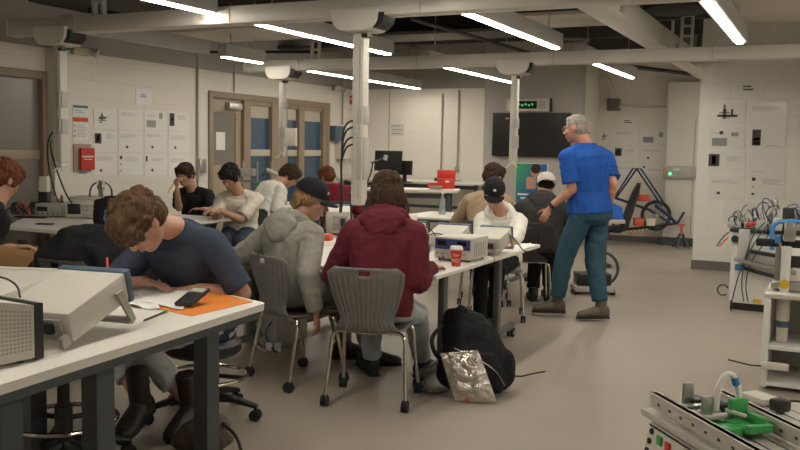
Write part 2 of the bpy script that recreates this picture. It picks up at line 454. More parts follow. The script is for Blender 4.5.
# dark raceway body in the first row (unlit)
t = thing('cable_tray', 'pale grey trunking running along under the ceiling at upper left', 'cable tray', (xA, 6.0, LZ))
y0, y1 = lx(88, 33).y, lx(221, 57).y-.1
MB().box((0, (y0+y1)/2-6, .1), (.12, y1-y0, .14), bevel=.006).build('tray_body', 'beam_grey', t)

# ------------------------------------------------------------------ ceiling clutter
random.seed(3)
for k in range(11):
    y = -.5+k*1.45
    tag(MB().box((-2.7, y, CZ-.1), (10.4, .09, .2)).build('ceiling_joist', 'joist_brown', smooth=False), 'brown steel joist spanning across under the dark ceiling', 'joist', 'ceiling joists')
def tile(px, py, z, sx, sy, m, lab, name='ceiling_panel'):
    p = at(px, py, z)
    tag(MB().box((0, 0, 0), (sx, sy, .04), bevel=.004).build(name, m), lab, 'ceiling panel').location = p
tile(243, 34, 2.8, 1.4, 1.0, 'tile_white', 'cream hanging ceiling panel above the tan door')
tile(553, 20, 2.9, 1.1, .9, 'tile_white', 'cream hanging ceiling panel right of the top centre light')
tile(786, 8, 2.8, 1.2, 1.4, 'tile_white', 'pale hanging ceiling panel in the top right corner')
tile(110, 8, 3.0, 2.2, 1.5, 'joist_brown', 'brown ceiling panel in the top left corner')
tile(30, 12, 3.0, 1.6, 1.2, 'joist_brown', 'brown ceiling panel at the far top left')
tile(430, 36, 3.0, 3.0, .7, 'duct_grey', 'grey brown ceiling panel between the top lights')
tile(345, 48, 3.0, 2.2, .6, 'joist_brown', 'brown ceiling panel left of the thick column')
tile(440, 78, 2.75, 1.3, .5, 'duct_grey', 'grey ceiling panel at the far left corner of the ceiling')
def hang_duct(px, pyb, D, w, lab):
    p = atD(px, pyb, D)
    tag(MB().box((0, 0, (CZ-p.z)/2), (w, .3, CZ-p.z), bevel=.01).build('ventilation_duct', 'duct_grey'), lab, 'duct').location = p
hang_duct(640, 24, 12.0, .17, 'grey brown vertical duct, left one of the pair at top right')
hang_duct(658, 36, 12.3, .15, 'grey brown vertical duct, right one of the pair at top right')
hang_duct(689, 47, 12.6, .17, 'short grey duct hanging left of the bright light at top right')
p = atD(672, 47, 11.5)
tag(MB().cyl((0, 0, 0), (0, 0, CZ-p.z), .02).cyl((0, 0, 0), (0, 0, .1), .03).build('conduit_pipe', 'white_paint'), 'white vertical conduit at top right', 'pipe').location = p
p = atD(678, 13, 8)
tag(MB().lathe([(.02, 0), (.24, 0), (.3, .03), (.3, .2), (.2, .3)], (0, 0, 0)).build('ceiling_diffuser', 'ceiling_dark'), 'round black ceiling diffuser at top right', 'diffuser').location = p
p = atD(572, 40, 11)
tag(MB().torus((0, 0, 0), .2, .02).torus((0, 0, .02), .12, .015).build('ceiling_diffuser', 'duct_grey'), 'round grey air diffuser above the far raceway', 'diffuser').location = p
# black pipes, left part
for (a, b_, z, r) in (((200, 52), (320, 52), 2.75, .02), ((90, 10), (250, 40), 2.95, .03), ((410, 18), (560, 62), 2.9, .025), ((540, 56), (700, 75), 2.75, .03)):
    p, q = at(*a, z), at(*b_, z)
    tag(MB().cyl(p, q, r, seg=10).build('ceiling_pipe', 'black_plastic'), 'dark pipe running under the ceiling', 'pipe', 'dark ceiling pipes')
p = atY(432, 42, 8.6)
# ------------------------------------------------------------------ people
_cy, _sy = math.cos(YAW), math.sin(YAW)
def cw(x, d, z=0.0): return V((x*_cy - d*_sy, x*_sy + d*_cy, z))      # right of / ahead of the viewer -> room
def cd(x, d, z=0.0): return cw(x, d, z).normalized()

def remeshed(b, name, m, voxel, parent, inv, smooth_n=3, wrinkle=None, smooth_f=.5, hairn=None):
    """closed volumes -> one continuous skin"""
    bmesh.ops.recalc_face_normals(b.bm, faces=b.bm.faces[:])
    me = bpy.data.meshes.new('tmp'); b.bm.to_mesh(me); b.bm.free()
    o = bpy.data.objects.new('tmp', me); C.objects.link(o)
    r = o.modifiers.new('r', 'REMESH'); r.mode = 'VOXEL'; r.voxel_size = voxel
    if smooth_n:
        s = o.modifiers.new('s', 'SMOOTH'); s.iterations = smooth_n; s.factor = smooth_f
    dg = bpy.context.evaluated_depsgraph_get(); dg.update()
    me2 = bpy.data.meshes.new_from_object(o.evaluated_get(dg), depsgraph=dg)
    bpy.data.objects.remove(o); bpy.data.meshes.remove(me)
    if wrinkle:
        amp, sc_, off = wrinkle
        n = len(me2.vertices)
        nor = [v.normal.copy() for v in me2.vertices]
        for i, v in enumerate(me2.vertices):
            p = v.co*sc_ + V((off, off*.7, 0))
            p = p + noise.noise_vector(p*.5)*.9
            a = 1-abs(noise.noise(p))*2.2
            c = noise.noise(p*2.3+V((5, 1, 2)))
            v.co += nor[i]*(amp*(a*.8+c*.5))
    if hairn:
        amp, sc_, off = hairn
        nor = [v.normal.copy() for v in me2.vertices]
        for i, v in enumerate(me2.vertices):
            p = v.co*sc_ + V((off, 3*off, off)); p = p + noise.noise_vector(p*.35)*1.5
            v.co += nor[i]*amp*(noise.noise(V((p.x*1.6, p.y*1.6, p.z*.45)))*1.3 + noise.noise(p*3)*.5)
    me2.transform(inv)
    me2.name = name; me2.materials.clear(); me2.materials.append(M[m] if isinstance(m, str) else m)
    me2.shade_smooth()
    o = bpy.data.objects.new(name, me2); C.objects.link(o)
    if parent: o.parent = parent
    return o

def ik(a, tgt, l1, l2, hint):
    a, tgt, hint = V(a), V(tgt), V(hint)
    d = tgt-a; L = d.length; mx = (l1+l2)*.995
    if L > mx: tgt = a + d*(mx/L); d = tgt-a; L = mx
    if L < abs(l1-l2)+.02: L = abs(l1-l2)+.02
    c = (l1*l1+L*L-l2*l2)/(2*l1*L); c = max(-1, min(1, c))
    dn = d.normalized(); h = hint - dn*hint.dot(dn)
    h = h.normalized() if h.length > 1e-5 else frame_of(dn)[0]
    return a + dn*(l1*c) + h*(l1*math.sqrt(1-c*c)), tgt

def cone(b, p0, p1, r0, r1, flat=1.0, side=None, seg=14):
    b.cyl(p0, p1, r0, r1, seg); b.ell(p0, r0, seg=seg, rings=8)
    return b

TORSO = ((-.17, .105, .085), (-.1, .155, .115), (0, .17, .125), (.12, .165, .12), (.3, .148, .108), (.5, .16, .115), (.7, .178, .122), (.84, .172, .115), (.93, .125, .088), (1.0, .075, .066))

def torso_secs(S, infl, t0, t1, k=1.0):
    out = []
    for t, rx, ry in TORSO:
        if t < t0-1e-6 or t > t1+1e-6: continue
        p, d, x = S['spine'](t)
        y = d.cross(x).normalized()
        x = y.cross(d).normalized()
        out.append((p, x*(rx*k*S['w']+infl), -y*(ry*k*S['w']*S.get('deep', 1)+infl)))
    return out

def hand(b, W, d, n, side, curl=.5, s=1.0, thumb=.6):
    """W wrist, d finger direction, n palm normal (palm faces n), side=+1 right hand / -1 left"""
    d = V(d).normalized(); n = V(n); n = (n - d*n.dot(d)).normalized(); x = d.cross(n)*side   # x points to the thumb side
    def P(a, f, h): return V(W)+x*a*s+d*f*s+n*h*s
    R = Matrix((x, d, n)).transposed()
    b.ell(P(0, .045, 0), (.038*s, .052*s, .016*s), R, 14, 8)
    b.ell(P(0, .0, 0), (.025*s, .035*s, .019*s), R, 12, 8)
    b.ell(P(0, .075, 0), (.041*s, .018*s, .014*s), R, 12, 8)
    for i, (a, L) in enumerate(((.032, .072), (.0108, .08), (-.0108, .074), (-.032, .058))):
        p = P(a, .078, 0); ang = .1; dr = (d + x*(a*1.6)).normalized(); r = .0085*s*(.9 if i == 3 else 1)
        for j, f in enumerate((.45, .3, .25)):
            ang += curl*(.75 if j else .6)
            v = dr*math.cos(ang)+n*math.sin(ang)
            q = p + v*L*f*s
            b.cyl(p, q, r, r*.92, 10); b.ell(q, r*.93, seg=10, rings=6); p = q; r *= .93
    p = P(.022, .018, .006); v = (x*.75 + d*.6 + n*.3*thumb).normalized()
    for j, L in enumerate((.042, .032, .024)):
        q = p + v*L*s; b.cyl(p, q, (.013-.002*j)*s, (.011-.002*j)*s, 10); b.ell(q, (.0112-.002*j)*s, seg=10, rings=6); p = q
        v = (v + d*.35 - x*.2*thumb + n*.25*thumb).normalized()

def shoe(b, A, fd, s=1.0, infl=0.0, boot=0.0, up=(0, 0, 1)):
    """A ankle joint, fd direction of the toes"""
    up = V(up); fd = V(fd).normalized(); x = fd.cross(up).normalized(); u = x.cross(fd)
    def P(f, h): return V(A)+fd*f*s+u*h*s
    secs = [(-.075, -.045, .022, .03), (-.06, -.04, .036, .048), (0, -.035, .042, .055), (.07, -.045, .045, .042), (.13, -.055, .049, .032), (.175, -.06, .042, .026), (.2, -.064, .022, .016)]
    b.loft([(P(f, h), x*(rx*s+infl), u*(rz*s+infl)) for f, h, rx, rz in secs], 14)
    b.cyl(P(0, -.03), P(-.004, .03+boot), .045*s+infl, .046*s+infl, 14)
    return P

def person(label, pel, nk, head, face, faceup=(0, 0, 1), sh=None, pelx=None, hands=None, elbows=None, ankles=None, knees=None, feet=None,
           palms=((0, 0, -1), (0, 0, -1)), curls=(.5, .5), fing=None, shirt='tee', shirt_m='c', sleeve=.72, trouser_m='t', shoe_m='shoe_black', skin='skin',
           hs=1.07, hair='short', hair_m='hair_brown', hat=None, hat_m=None, bend=.06, w=1.0, s=1.0, vox=.008, boot=0.0, seed=0, hood=False, cat='person', deep=1.0, ears=True, wr=.006, glasses=False, legs=True, sleeve2=None):
    pel, nk, head = V(pel), V(nk), V(head)
    sh = V(sh).normalized()
    spd = (nk-pel)
    fwd0 = V((0, 0, 1)).cross(sh).normalized()
    pelx = V(pelx).normalized() if pelx else V((sh.x, sh.y, 0)).normalized()
    ctl = (pel+nk)/2 - fwd0*bend
    def spine(t):
        tt = max(0, min(1, t))
        p = pel*(1-tt)**2 + ctl*(2*tt*(1-tt)) + nk*tt*tt
        d = ((ctl-pel)*(2*(1-tt)) + (nk-ctl)*(2*tt)).normalized()
        if t < 0: p = pel + d*(t*(spd.length))
        x = pelx.lerp(sh, tt).normalized()
        return p, d, x
    S = dict(spine=spine, w=w, deep=deep)
    base = V((pel.x, pel.y, 0))
    inv = Matrix.Translation(-base)
    fwd = sh.cross(spine(1)[1]) * -1
    # joints
    sp, sd, sx = spine(.845)
    J = {}
    for i, sg in ((0, -1), (1, 1)):
        J['s', i] = sp + sx*(sg*.176*w) - sd*.012
        e, h = ik(J['s', i], hands[i], .285*s, .25*s, elbows[i]); J['e', i], J['h', i] = e, h
        J['hip', i] = pel + pelx*(sg*.088*w)
        if legs:
            k, a = ik(J['hip', i], ankles[i], .43*s, .42*s, knees[i]); J['k', i], J['a', i] = k, a
    # body
    b = MB(); k = .93
    b.loft(torso_secs(S, -.012, -.2, 1, .94), 18)
    nd = (head-nk); nd.normalize()
    b.cyl(nk-nd*.03, head-nd*.02, .062*w, .055*w, 16)
    for i, sg in ((0, -1), (1, 1)):
        cone(b, J['s', i], J['e', i], .052*w, .04*w); cone(b, J['e', i], J['h', i], .039*w, .026*w)
        b.ell(J['e', i].lerp(J['h', i], .25), .041*w, seg=12, rings=8)
        fdir = fing[i] if fing and fing[i] else (J['h', i]-J['e', i])
        hand(b, J['h', i]+V(fdir).normalized()*.02, fdir, palms[i], 1 if i else -1, curls[i], s*.95)
        if legs:
            cone(b, J['hip', i], J['k', i], .082*w, .055*w); cone(b, J['k', i], J['a', i], .052*w, .036*w)
            b.ell(J['k', i].lerp(J['a', i], .3)-fwd0*.012, .052*w, seg=12, rings=8)
            shoe(b, J['a', i], feet[i], s, -.012)
    # head
    f = V(face).normalized(); up = V(faceup); up = (up - f*up.dot(f)).normalized(); hx = f.cross(up)
    R = Matrix((hx, f, up)).transposed()
    s_ = s; s = s*hs
    def H(x, y, z): return head + R @ V((x, y, z))*s
    def E(x, y, z, a, b_, c, **kw): b.ell(H(x, y, z), (a*s, b_*s, c*s), R, 18, 12)
    E(0, -.012, .03, .074, .093, .083); E(0, .02, -.03, .06, .07, .085); E(0, .05, -.085, .036, .034, .026); E(0, .074, .022, .048, .018, .012)
    E(.032, .062, -.022, .024, .022, .022); E(-.032, .062, -.022, .024, .022, .022); E(0, .06, -.055, .035, .03, .03)
    b.cyl(H(0, .078, .012), H(0, .107, -.026), .008*s, .013*s, 10); E(0, .102, -.028, .014, .014, .011); E(.013, .092, -.03, .009, .01, .008); E(-.013, .092, -.03, .009, .01, .008)
    E(0, .084, -.055, .022, .012, .006); E(0, .083, -.064, .019, .011, .006); E(0, .02, -.075, .048, .06, .03)
    if ears:
        for sg in (-1, 1): E(sg*.074, -.008, -.008, .009, .02, .031); E(sg*.08, -.016, .002, .006, .012, .02)
    root = remeshed(b, 'person', skin, vox, None, inv, 2)
    root.location = base
    tag(root, label, cat)
    # eyes, brows, lips
    if vox <= .0085:
        for sg in (-1, 1):
            ey = MB().ell(H(sg*.029, .0735, .003), .0105*s, R, 12, 8).build('eye', 'eye_white', root, world=True)
            MB().ell(H(sg*.029, .0815, .001), (.005*s, .003*s, .005*s), R, 10, 6).build('iris', 'iris_dark', ey, world=True)
        MB().loft([(H(-.024, .092, -.06), R@V((.001, 0, 0)), R@V((0, 0, .001))), (H(0, .0965, -.06), R@V((0, .004, 0)), R@V((0, 0, .008))), (H(.024, .092, -.06), R@V((.001, 0, 0)), R@V((0, 0, .001)))], 8).build('mouth', 'lip', root, world=True)
        for sg in (-1, 1):
            MB().tube([H(sg*.014, .091, .022), H(sg*.03, .089, .029), H(sg*.046, .078, .025)], .004*s, 6).build('eyebrow', hair_m, root, world=True)
    if glasses:
        g = MB()
        for sg in (-1, 1):
            g.torus(H(sg*.031, .098, -.002), .024*s, .0016*s, R @ Matrix.Rotation(PI/2, 3, 'X'), 20, 6); g.tube([H(sg*.055, .096, .003), H(sg*.078, .05, .006), H(sg*.08, -.005, .006)], .0018*s, 6)
        g.tube([H(-.008, .1, .002), H(.008, .1, .002)], .0016*s, 6).build('glasses', 'steel', root, world=True)
    # shirt
    b = MB(); long_ = sleeve > 1
    infl = {'tee': .016, 'hoodie': .027, 'sweat': .024, 'polo': .018}[shirt]
    t0 = -.1 if shirt != 'polo' else -.02
    secs = torso_secs(S, infl, t0, .94)
    b.loft(secs, 20)
    p, d, x = spine(.985); y = d.cross(x)
    b.loft([(spine(.9)[0], x*.11*w, y*.085*w), (p, x*(.072*w+infl*.35), y*(.066*w+infl*.35))], 16)
    for i in (0, 1):
        sl = sleeve2 if (i == 1 and sleeve2) else sleeve
        A, E_, Hn = J['s', i], J['e', i], J['h', i]
        r0 = .055*w+infl
        cone(b, A, A.lerp(E_, min(sl, 1)), r0, (.045*w+infl) if long_ else (.05*w+infl*1.15))
        b.cyl(A.lerp(sp, .6), A, r0*1.1, r0); b.cyl(spine(.97)[0].lerp(A, .25), A.lerp(spine(.97)[0], .12), .045*w+infl, r0*.96)
        if sl > 1:
            cone(b, E_, E_.lerp(Hn, min(1, sl-1)), .045*w+infl, .03*w+infl*.7)
            if shirt in ('hoodie', 'sweat'):
                b.cyl(E_.lerp(Hn, sl-1-.13), E_.lerp(Hn, sl-1), .031*w+infl*.8, .03*w+infl*.35)
    sh_o = remeshed(b, {'tee': 't_shirt', 'hoodie': 'hoodie', 'sweat': 'sweatshirt', 'polo': 'polo_shirt'}[shirt], shirt_m, vox, root, inv, 2, (wr*(1.15 if shirt == 'hoodie' else 1.1), 9.5, seed*3.1+.7))
    if hood:
        b = MB(); p, d, x = spine(.95); y = fwd
        pts = []
        for i in range(13):
            a = PI*(-.12 + 1.24*i/12)
            c = p + x*(math.cos(a)*.118*w) - y*(math.sin(a)*.108 - .03) + d*(.012+.03*math.sin(a))
            pts.append(c)
        b.tube(pts, [.02]+[.034 + .016*math.sin(PI*i/10) for i in range(11)]+[.02], 12)
        Rm = Matrix((x, -y, d)).transposed()
        b.ell(p - y*.115 - d*.03, (.14*w, .04, .075), Rm, 18, 12)
        b.ell(p - y*.128 - d*.075, (.1*w, .034, .085), Rm, 18, 12)
        remeshed(b, 'hood', shirt_m, vox, sh_o, inv, 9, (wr, 12, seed+.3))
    if shirt == 'polo':
        b = MB(); p, d, x = spine(.985); y = d.cross(x)
        b.loft([(p-d*.035, x*.115*w, y*.105*w), (p+d*.03, x*.078*w, y*.076*w), (p+d*.032, x*.07*w, y*.068*w), (p-d*.03, x*.1*w, y*.09*w)], 18)
        b.build('collar', shirt_m, sh_o, world=True)
    # trousers
    if legs:
        b = MB(); b.loft(torso_secs(S, .012, -.2, .13), 18)
        for i in (0, 1):
            hp, kn, an = J['hip', i], J['k', i], J['a', i]
            cone(b, hp, kn, .094*w, .072*w); cone(b, kn, kn.lerp(an, .93-boot*2), .071*w, .058*w)
            b.cyl(pel, hp, .1*w)
        remeshed(b, 'trousers', trouser_m, max(vox, .009), root, inv, 2, (.008, 8, seed*1.7))
        for i in (0, 1):
            b = MB(); P = shoe(b, J['a', i], feet[i], s, .003, boot)
            so = remeshed(b, 'boot' if boot else 'shoe', shoe_m, .008, root, inv, 2)
            b = MB(); u = V((0, 0, 1)); fd = V(feet[i]).normalized(); x_ = fd.cross(u).normalized()
            b.loft([(P(ff, -.088), x_*rx, fd.cross(x_)*.013) for ff, rx in ((-.078, .02), (-.07, .04), (0, .045), (.07, .047), (.13, .052), (.18, .044), (.205, .02))], 10)
            b.build('sole', 'black_rubber', so, world=True)
    # hair
    random.seed(seed+11)
    if hair:
        b = MB()
        def HE(x, y, z, a, b_, c): b.ell(H(x, y, z), (a*s, b_*s, c*s), R, 16, 10)
        if hair == 'short' or hair == 'mop' or hair == 'curly':
            th = {'short': .0, 'mop': .008, 'curly': .012}[hair]
            HE(0, -.018, .048, .081+th, .094+th, .078+th); HE(0, -.055, .0, .074+th, .058+th, .068+th); HE(0, .045, .085, .062+th, .045+th*1.5, .032+th)
            HE(.062, -.01, .035, .022+th, .05, .045); HE(-.062, -.01, .035, .022+th, .05, .045)
            if hair == 'mop':
                for q in range(7): a = -1+q/3; HE(a*.055, .078-abs(a)*.012, .062, .02, .018, .038)
                HE(.07, .02, .02, .016, .04, .05); HE(-.07, .02, .02, .016, .04, .05)
            if hair == 'curly':
                for q in range(70):
                    a, z = random.uniform(0, 2*PI), random.uniform(-.3, 1)
                    v = V((math.cos(a)*math.sqrt(1-z*z*.98)*.088, math.sin(a)*math.sqrt(1-z*z*.98)*.1-.015, z*.085+.045))
                    if v.y > .06 and v.z < .07: continue
                    rr = random.uniform(.014, .026); HE(v.x, v.y, v.z, rr, rr, rr*.8)
                for q in range(11):
                    HE(-.075+.015*q, .1-abs(q-5)*.006, .035+.012*(q % 2), .021, .026, .046)
        if hair == 'buzz': HE(0, -.016, .04, .078, .093, .078); HE(0, -.05, .0, .072, .052, .06)
        if hair == 'long':
            HE(0, -.02, .04, .092, .102, .09); HE(0, -.045, -.03, .098, .075, .13); HE(.066, -.01, -.01, .03, .055, .1); HE(-.066, -.01, -.01, .03, .055, .1)
            n0 = H(0, -.07, -.05); bk = -V(fwd)
            for q in range(9):
                a = -1+q/4
                p0 = H(a*.075, -.06+abs(a)*.05, -.02); p1 = H(a*.1, -.05+abs(a)*.05, -.1); p2 = nk + sx*(a*.1) + bk*(.085-abs(a)*.03) + V((0, 0, -.015-.03*(1-abs(a))))
                b.tube([p0, p1, p2], [.036, .038, .026], 8, 2)
        if hair == 'capback':   # hair showing below a cap
            HE(0, -.05, -.01, .078, .06, .06); HE(.064, -.02, -.005, .02, .05, .045); HE(-.064, -.02, -.005, .02, .05, .045)
            for q in range(9):
                a = -1+q/4
                b.tube([H(a*.075, -.07+abs(a)*.04, .0), H(a*.085, -.095+abs(a)*.04, -.05), H(a*.08, -.1+abs(a)*.04, -.085)], [.02, .02, .01], 7, 1)
        if hair == 'capshort': HE(0, -.045, .0, .077, .06, .055); HE(.064, -.02, .005, .016, .045, .03); HE(-.064, -.02, .005, .016, .045, .03)
        if hair == 'crop': HE(0, -.014, .047, .078, .092, .076); HE(0, -.048, -.005, .074, .053, .062); HE(0, .04, .082, .058, .042, .028)
        amp = {'curly': .008, 'long': .007, 'mop': .009}.get(hair, .004)
        remeshed(b, 'hair', hair_m, min(vox, .007), root, inv, 2, None, .4, (amp, 26 if hair == 'long' else 34, seed))
    if hat:
        b = MB(); sg = -1 if hat == 'back' else 1
        prof = []
        for i in range(9):
            a = i/8*PI/2; prof.append((H(0, -.014, .028+.092*math.sin(a)), R@V((.088*math.cos(a)**.8 if i < 8 else .004, 0, 0))*s, R@V((0, .104*math.cos(a)**.8 if i < 8 else .004, 0))*s))
        b.loft(prof, 22)
        c = b.build('cap', hat_m, root, world=True)
        tag(c, None)
        b = MB()
        def brim(u_, v_):
            a = (u_-.5)*2; x = a*.078; yy = .058 + (1-abs(a)**2.2)*.03 + v_*(.062*(1-abs(a)**3.0)+.012); z = .034 - .022*a*a - .012*v_
            return H(x, sg*(yy+.0)-.002, z)
        b.grid(brim, 14, 6).build('brim', hat_m, c, world=True, solid=.005)
        MB().ell(H(0, -.014, .12), (.008, .008, .005), R).build('button', hat_m, c, world=True)
    return dict(root=root, J=J, H=H, R=R, spine=spine, inv=inv, fwd=fwd, sh=sh_o, sx=sx, nk=nk)

cloth('c_navy', (.045, .055, .085)); cloth('c_grey', (.30, .285, .25)); cloth('c_maroon', (.125, .018, .03)); cloth('c_white', (.68, .66, .6)); cloth('c_black', (.016, .016, .018))
cloth('c_sand', (.36, .26, .175)); cloth('c_darkgrey', (.045, .042, .04)); cloth('c_royal', (.016, .08, .34)); cloth('c_darkred', (.16, .012, .02)); cloth('c_cream', (.6, .55, .46))
cloth('t_light', (.46, .47, .48)); cloth('t_denim', (.035, .085, .12), bscale=500); cloth('t_khaki', (.21, .18, .135)); cloth('t_black', (.014, .014, .016)); cloth('t_tan', (.3, .17, .07), var=.05); cloth('t_paledenim', (.4, .43, .45)); cloth('t_navy', (.03, .04, .06))
defm('shoe_black', (.018, .015, .013), .55, bump=.15, bscale=80); defm('shoe_brown', (.1, .075, .055), .6, bump=.2, bscale=60); defm('boot_dark', (.03, .02, .016), .5, bump=.2, bscale=60)
for k_, c_ in (('hair_brown', (.095, .053, .026)), ('hair_dark', (.045, .024, .014)), ('hair_black', (.012, .01, .009)), ('hair_ginger', (.14, .045, .018)), ('hair_blond', (.3, .18, .08)), ('hair_grey', (.3, .28, .25)), ('hair_long', (.05, .026, .014))):
    defm(k_, c_, .62, bump=1.0, bscale=150, var=.45, vscale=70, stretch=(1, 1, .2), spec=.2)
cloth('cap_black', (.014, .014, .016)); cloth('cap_white', (.62, .6, .55))
# --- positions of every person (room coordinates reached through sight lines and measured distances)
def P_(px, py, D): return atD(px, py, D)
def PZ(px, D, z):
    p = atD(px, 300, D); p.z = z; return p
UPV = (0, 0, 1)
people = {}
# 1 maroon hoodie
D = 5.2
people['maroon'] = person('person with long brown hair in a maroon hoodie, seated back to the viewer', PZ(379, D, .57), P_(386, 219, D+.14), P_(387, 193, D+.2), cd(-.1, 1, -.5), UPV, sh=cd(1, -.12, 0),
    hands=(P_(345, 262, D+.42), P_(431, 268, D+.22)), elbows=(cd(-.5, -.1, -1), cd(.05, -.5, -1)),
    ankles=(cw(-.17, 5.75, .1), cw(.16, 5.75, .1)), knees=((0, 0, 1), cd(.5, 1, 1)), feet=(cd(-.3, 1), cd(.35, 1)), shirt='hoodie', shirt_m='c_maroon', sleeve=1.97, trouser_m='t_paledenim',
    hair='long', hair_m='hair_long', bend=.05, w=1.04, vox=.007, seed=1, hood=True, fing=(cd(.3, 1), cd(.6, 1)))
# 2 grey hoodie with cap
D = 5.75
people['grey'] = person('person in a grey hoodie and black cap, seated sideways, looking to the right', PZ(299, D-.02, .56), P_(292, 222, D-.02), P_(312, 199, D+.03), cd(1, -.05, -.45), UPV, sh=cd(.84, -.54, .04),
    hands=(P_(273, 262, D+.28), P_(316, 313, D-.3)), elbows=(cd(-1, -.2, -.25), cd(-.3, -1, -.3)),
    ankles=(cw(-.38, 6.15, .11), cw(-.2, 6.0, .1)), knees=((0, 0, 1), (0, 0, 1)), feet=(cd(.9, .1), cd(1, 0)), shirt='hoodie', shirt_m='c_grey', sleeve=1.95, trouser_m='t_khaki', shoe_m='shoe_black',
    hair='capback', hair_m='hair_blond', hat='front', hat_m='cap_black', bend=.09, w=1.0, hs=1.14, glasses=True, vox=.007, seed=2, hood=True, fing=(None, cd(.1, .1, -1)), palms=((0, 0, -1), cd(-1, .4, 0)), curls=(.6, .45))
# 3 navy tee writing
people['navy'] = person('person with curly brown hair in a navy t-shirt, bent over papers, writing', PZ(203, 4.8, .53), P_(172, 228, 4.36), P_(141, 223, 4.14), cd(-.4, -.5, -1), cd(-.5, -.5, 1), sh=cd(-.93, .36, -.1),
    hands=(P_(196, 288, 4.45), P_(146, 281, 4.4)), elbows=(cd(1, -.2, -.6), cd(-1, .3, -.5)),
    ankles=(P_(190, 404, 4.6), P_(140, 400, 4.5)), knees=(cd(-1, -.5, .05), cd(-1, -.4, 0)), feet=(cd(-.3, -1, -.25), cd(-.2, -1, -.25)), shirt='tee', shirt_m='c_navy', sleeve=.9, trouser_m='t_light', shoe_m='boot_dark', boot=.12,
    hair='curly', hair_m='hair_brown', bend=.1, w=1.05, s=1.03, hs=1.14, vox=.007, seed=3, fing=(cd(-1, -.1, -.1), cd(.85, -.35, -.15)), curls=(.4, .35), wr=.007)
# 4 standing man in blue
D = 7.86
people['man'] = person('standing grey-haired person in a royal blue polo shirt and jeans, seen from behind', P_(590, 213, D), P_(586, 146, D-.02), P_(576, 129, D), cd(-.85, .6, -.12), UPV, sh=cd(.9, .42, 0), pelx=cd(.8, .6),
    hands=(P_(550, 207, D-.05), P_(608, 211, D+.02)), elbows=(cd(.5, -.3, -1), cd(.2, -.8, 0)),
    ankles=(PZ(556, 8.0, .11), PZ(601, 7.83, .11)), knees=(cd(-1, .3, .2), cd(-1, .3, .1)), feet=(cd(-1, .1), cd(-1, -.15)), shirt='polo', shirt_m='c_royal', sleeve=.8, trouser_m='t_denim', shoe_m='shoe_brown', skin='skin_warm',
    hair='crop', hair_m='hair_grey', bend=.0, w=1.17, s=1.0, deep=1.2, vox=.008, seed=4, fing=(cd(-.5, 0, -1), cd(0, 0, -1)), palms=(cd(.3, 1, 0), cd(-1, 0, 0)), curls=(.45, .4), boot=.03, glasses=True)
# 5 white hoodie opposite
D = 7.45
people['white'] = person('person in a white hoodie and black cap, head down, facing the viewer', PZ(501, D+.2, .56), P_(500, 213, D+.05), P_(494, 193, D-.05), cd(-.1, -1, -.7), cd(0, -.6, 1), sh=cd(-1, .1, 0),
    hands=(P_(512, 246, D-.5), P_(483, 246, D-.45)), elbows=(cd(.25, .2, -1), cd(-.25, .2, -1)),
    ankles=(PZ(492, D-.1, .1), PZ(480, D-.3, .1)), knees=(cd(-.2, -1, 1), cd(-.4, -1, 1)), feet=(cd(0, -1), cd(-.3, -1)), shirt='hoodie', shirt_m='c_white', sleeve=1.95, trouser_m='t_black',
    hair='capshort', hair_m='hair_dark', hat='front', hat_m='cap_black', bend=.08, w=.88, vox=.009, seed=5, hood=True, fing=(cd(-.4, -1), cd(.4, -1)))
# 6 sand sweatshirt
D = 8.7
people['sand'] = person('person with tousled brown hair in a sand sweatshirt, seated with back to the viewer', PZ(484, D, .56), P_(488, 193, D+.1), P_(494, 177, D+.17), cd(.7, .8, -.3), UPV, sh=cd(1, -.2, 0),
    hands=(P_(470, 222, D+.45), P_(505, 222, D+.4)), elbows=(cd(-1, 0, -1), cd(1, 0, -1)),
    ankles=(PZ(475, D+.45, .1), PZ(495, D+.45, .1)), knees=((0, 0, 1), (0, 0, 1)), feet=(cd(0, 1), cd(0, 1)), shirt='sweat', shirt_m='c_sand', sleeve=1.9, trouser_m='t_navy',
    hair='mop', hair_m='hair_dark', bend=.08, w=1.0, vox=.01, seed=6)
# 7 white cap backwards
D = 8.55
people['cap'] = person('person in a backwards white cap and dark hoodie, seated with back to the viewer', PZ(541, D, .56), P_(541, 200, D+.1), P_(546, 185, D+.17), cd(.15, 1, -.25), UPV, sh=cd(1, .05, 0),
    hands=(P_(520, 232, D+.4), P_(562, 232, D+.35)), elbows=(cd(-.8, 0, -1), cd(.8, 0, -1)),
    ankles=(PZ(533, D+.3, .1), PZ(548, D+.45, .1)), knees=((0, 0, 1), (0, 0, 1)), feet=(cd(0, 1), cd(0, 1)), shirt='hoodie', shirt_m='c_darkgrey', sleeve=1.9, trouser_m='t_black',
    hair='capshort', hair_m='hair_black', hat='back', hat_m='cap_white', bend=.06, w=1.08, vox=.01, seed=7, hood=True)
# 8 white tee, black hair
D = 9.0
people['blackhair'] = person('person with black hair in a cream printed t-shirt, reading at the left table', PZ(240, D+.3, .58), P_(238, 192, D+.05), P_(230, 177, D-.08), cd(-.35, -1, -.75), cd(-.1, -.6, 1), sh=cd(-.96, .25, -.03),
    hands=(P_(219, 210, D-.22), P_(216, 211, D-.3)), elbows=(cd(.5, .2, -1.2), cd(-.4, .2, -1.2)),
    ankles=(PZ(240, D-.1, .1), PZ(225, D-.1, .1)), knees=(cd(0, -1, 1), cd(0, -1, 1)), feet=(cd(0, -1), cd(0, -1)), shirt='tee', shirt_m='c_cream', sleeve=.85, trouser_m='t_navy', skin='skin_tan',
    hair='mop', hair_m='hair_black', bend=.08, w=1.08, vox=.009, seed=8, fing=(cd(-1, -.2), cd(-.7, -.7)))
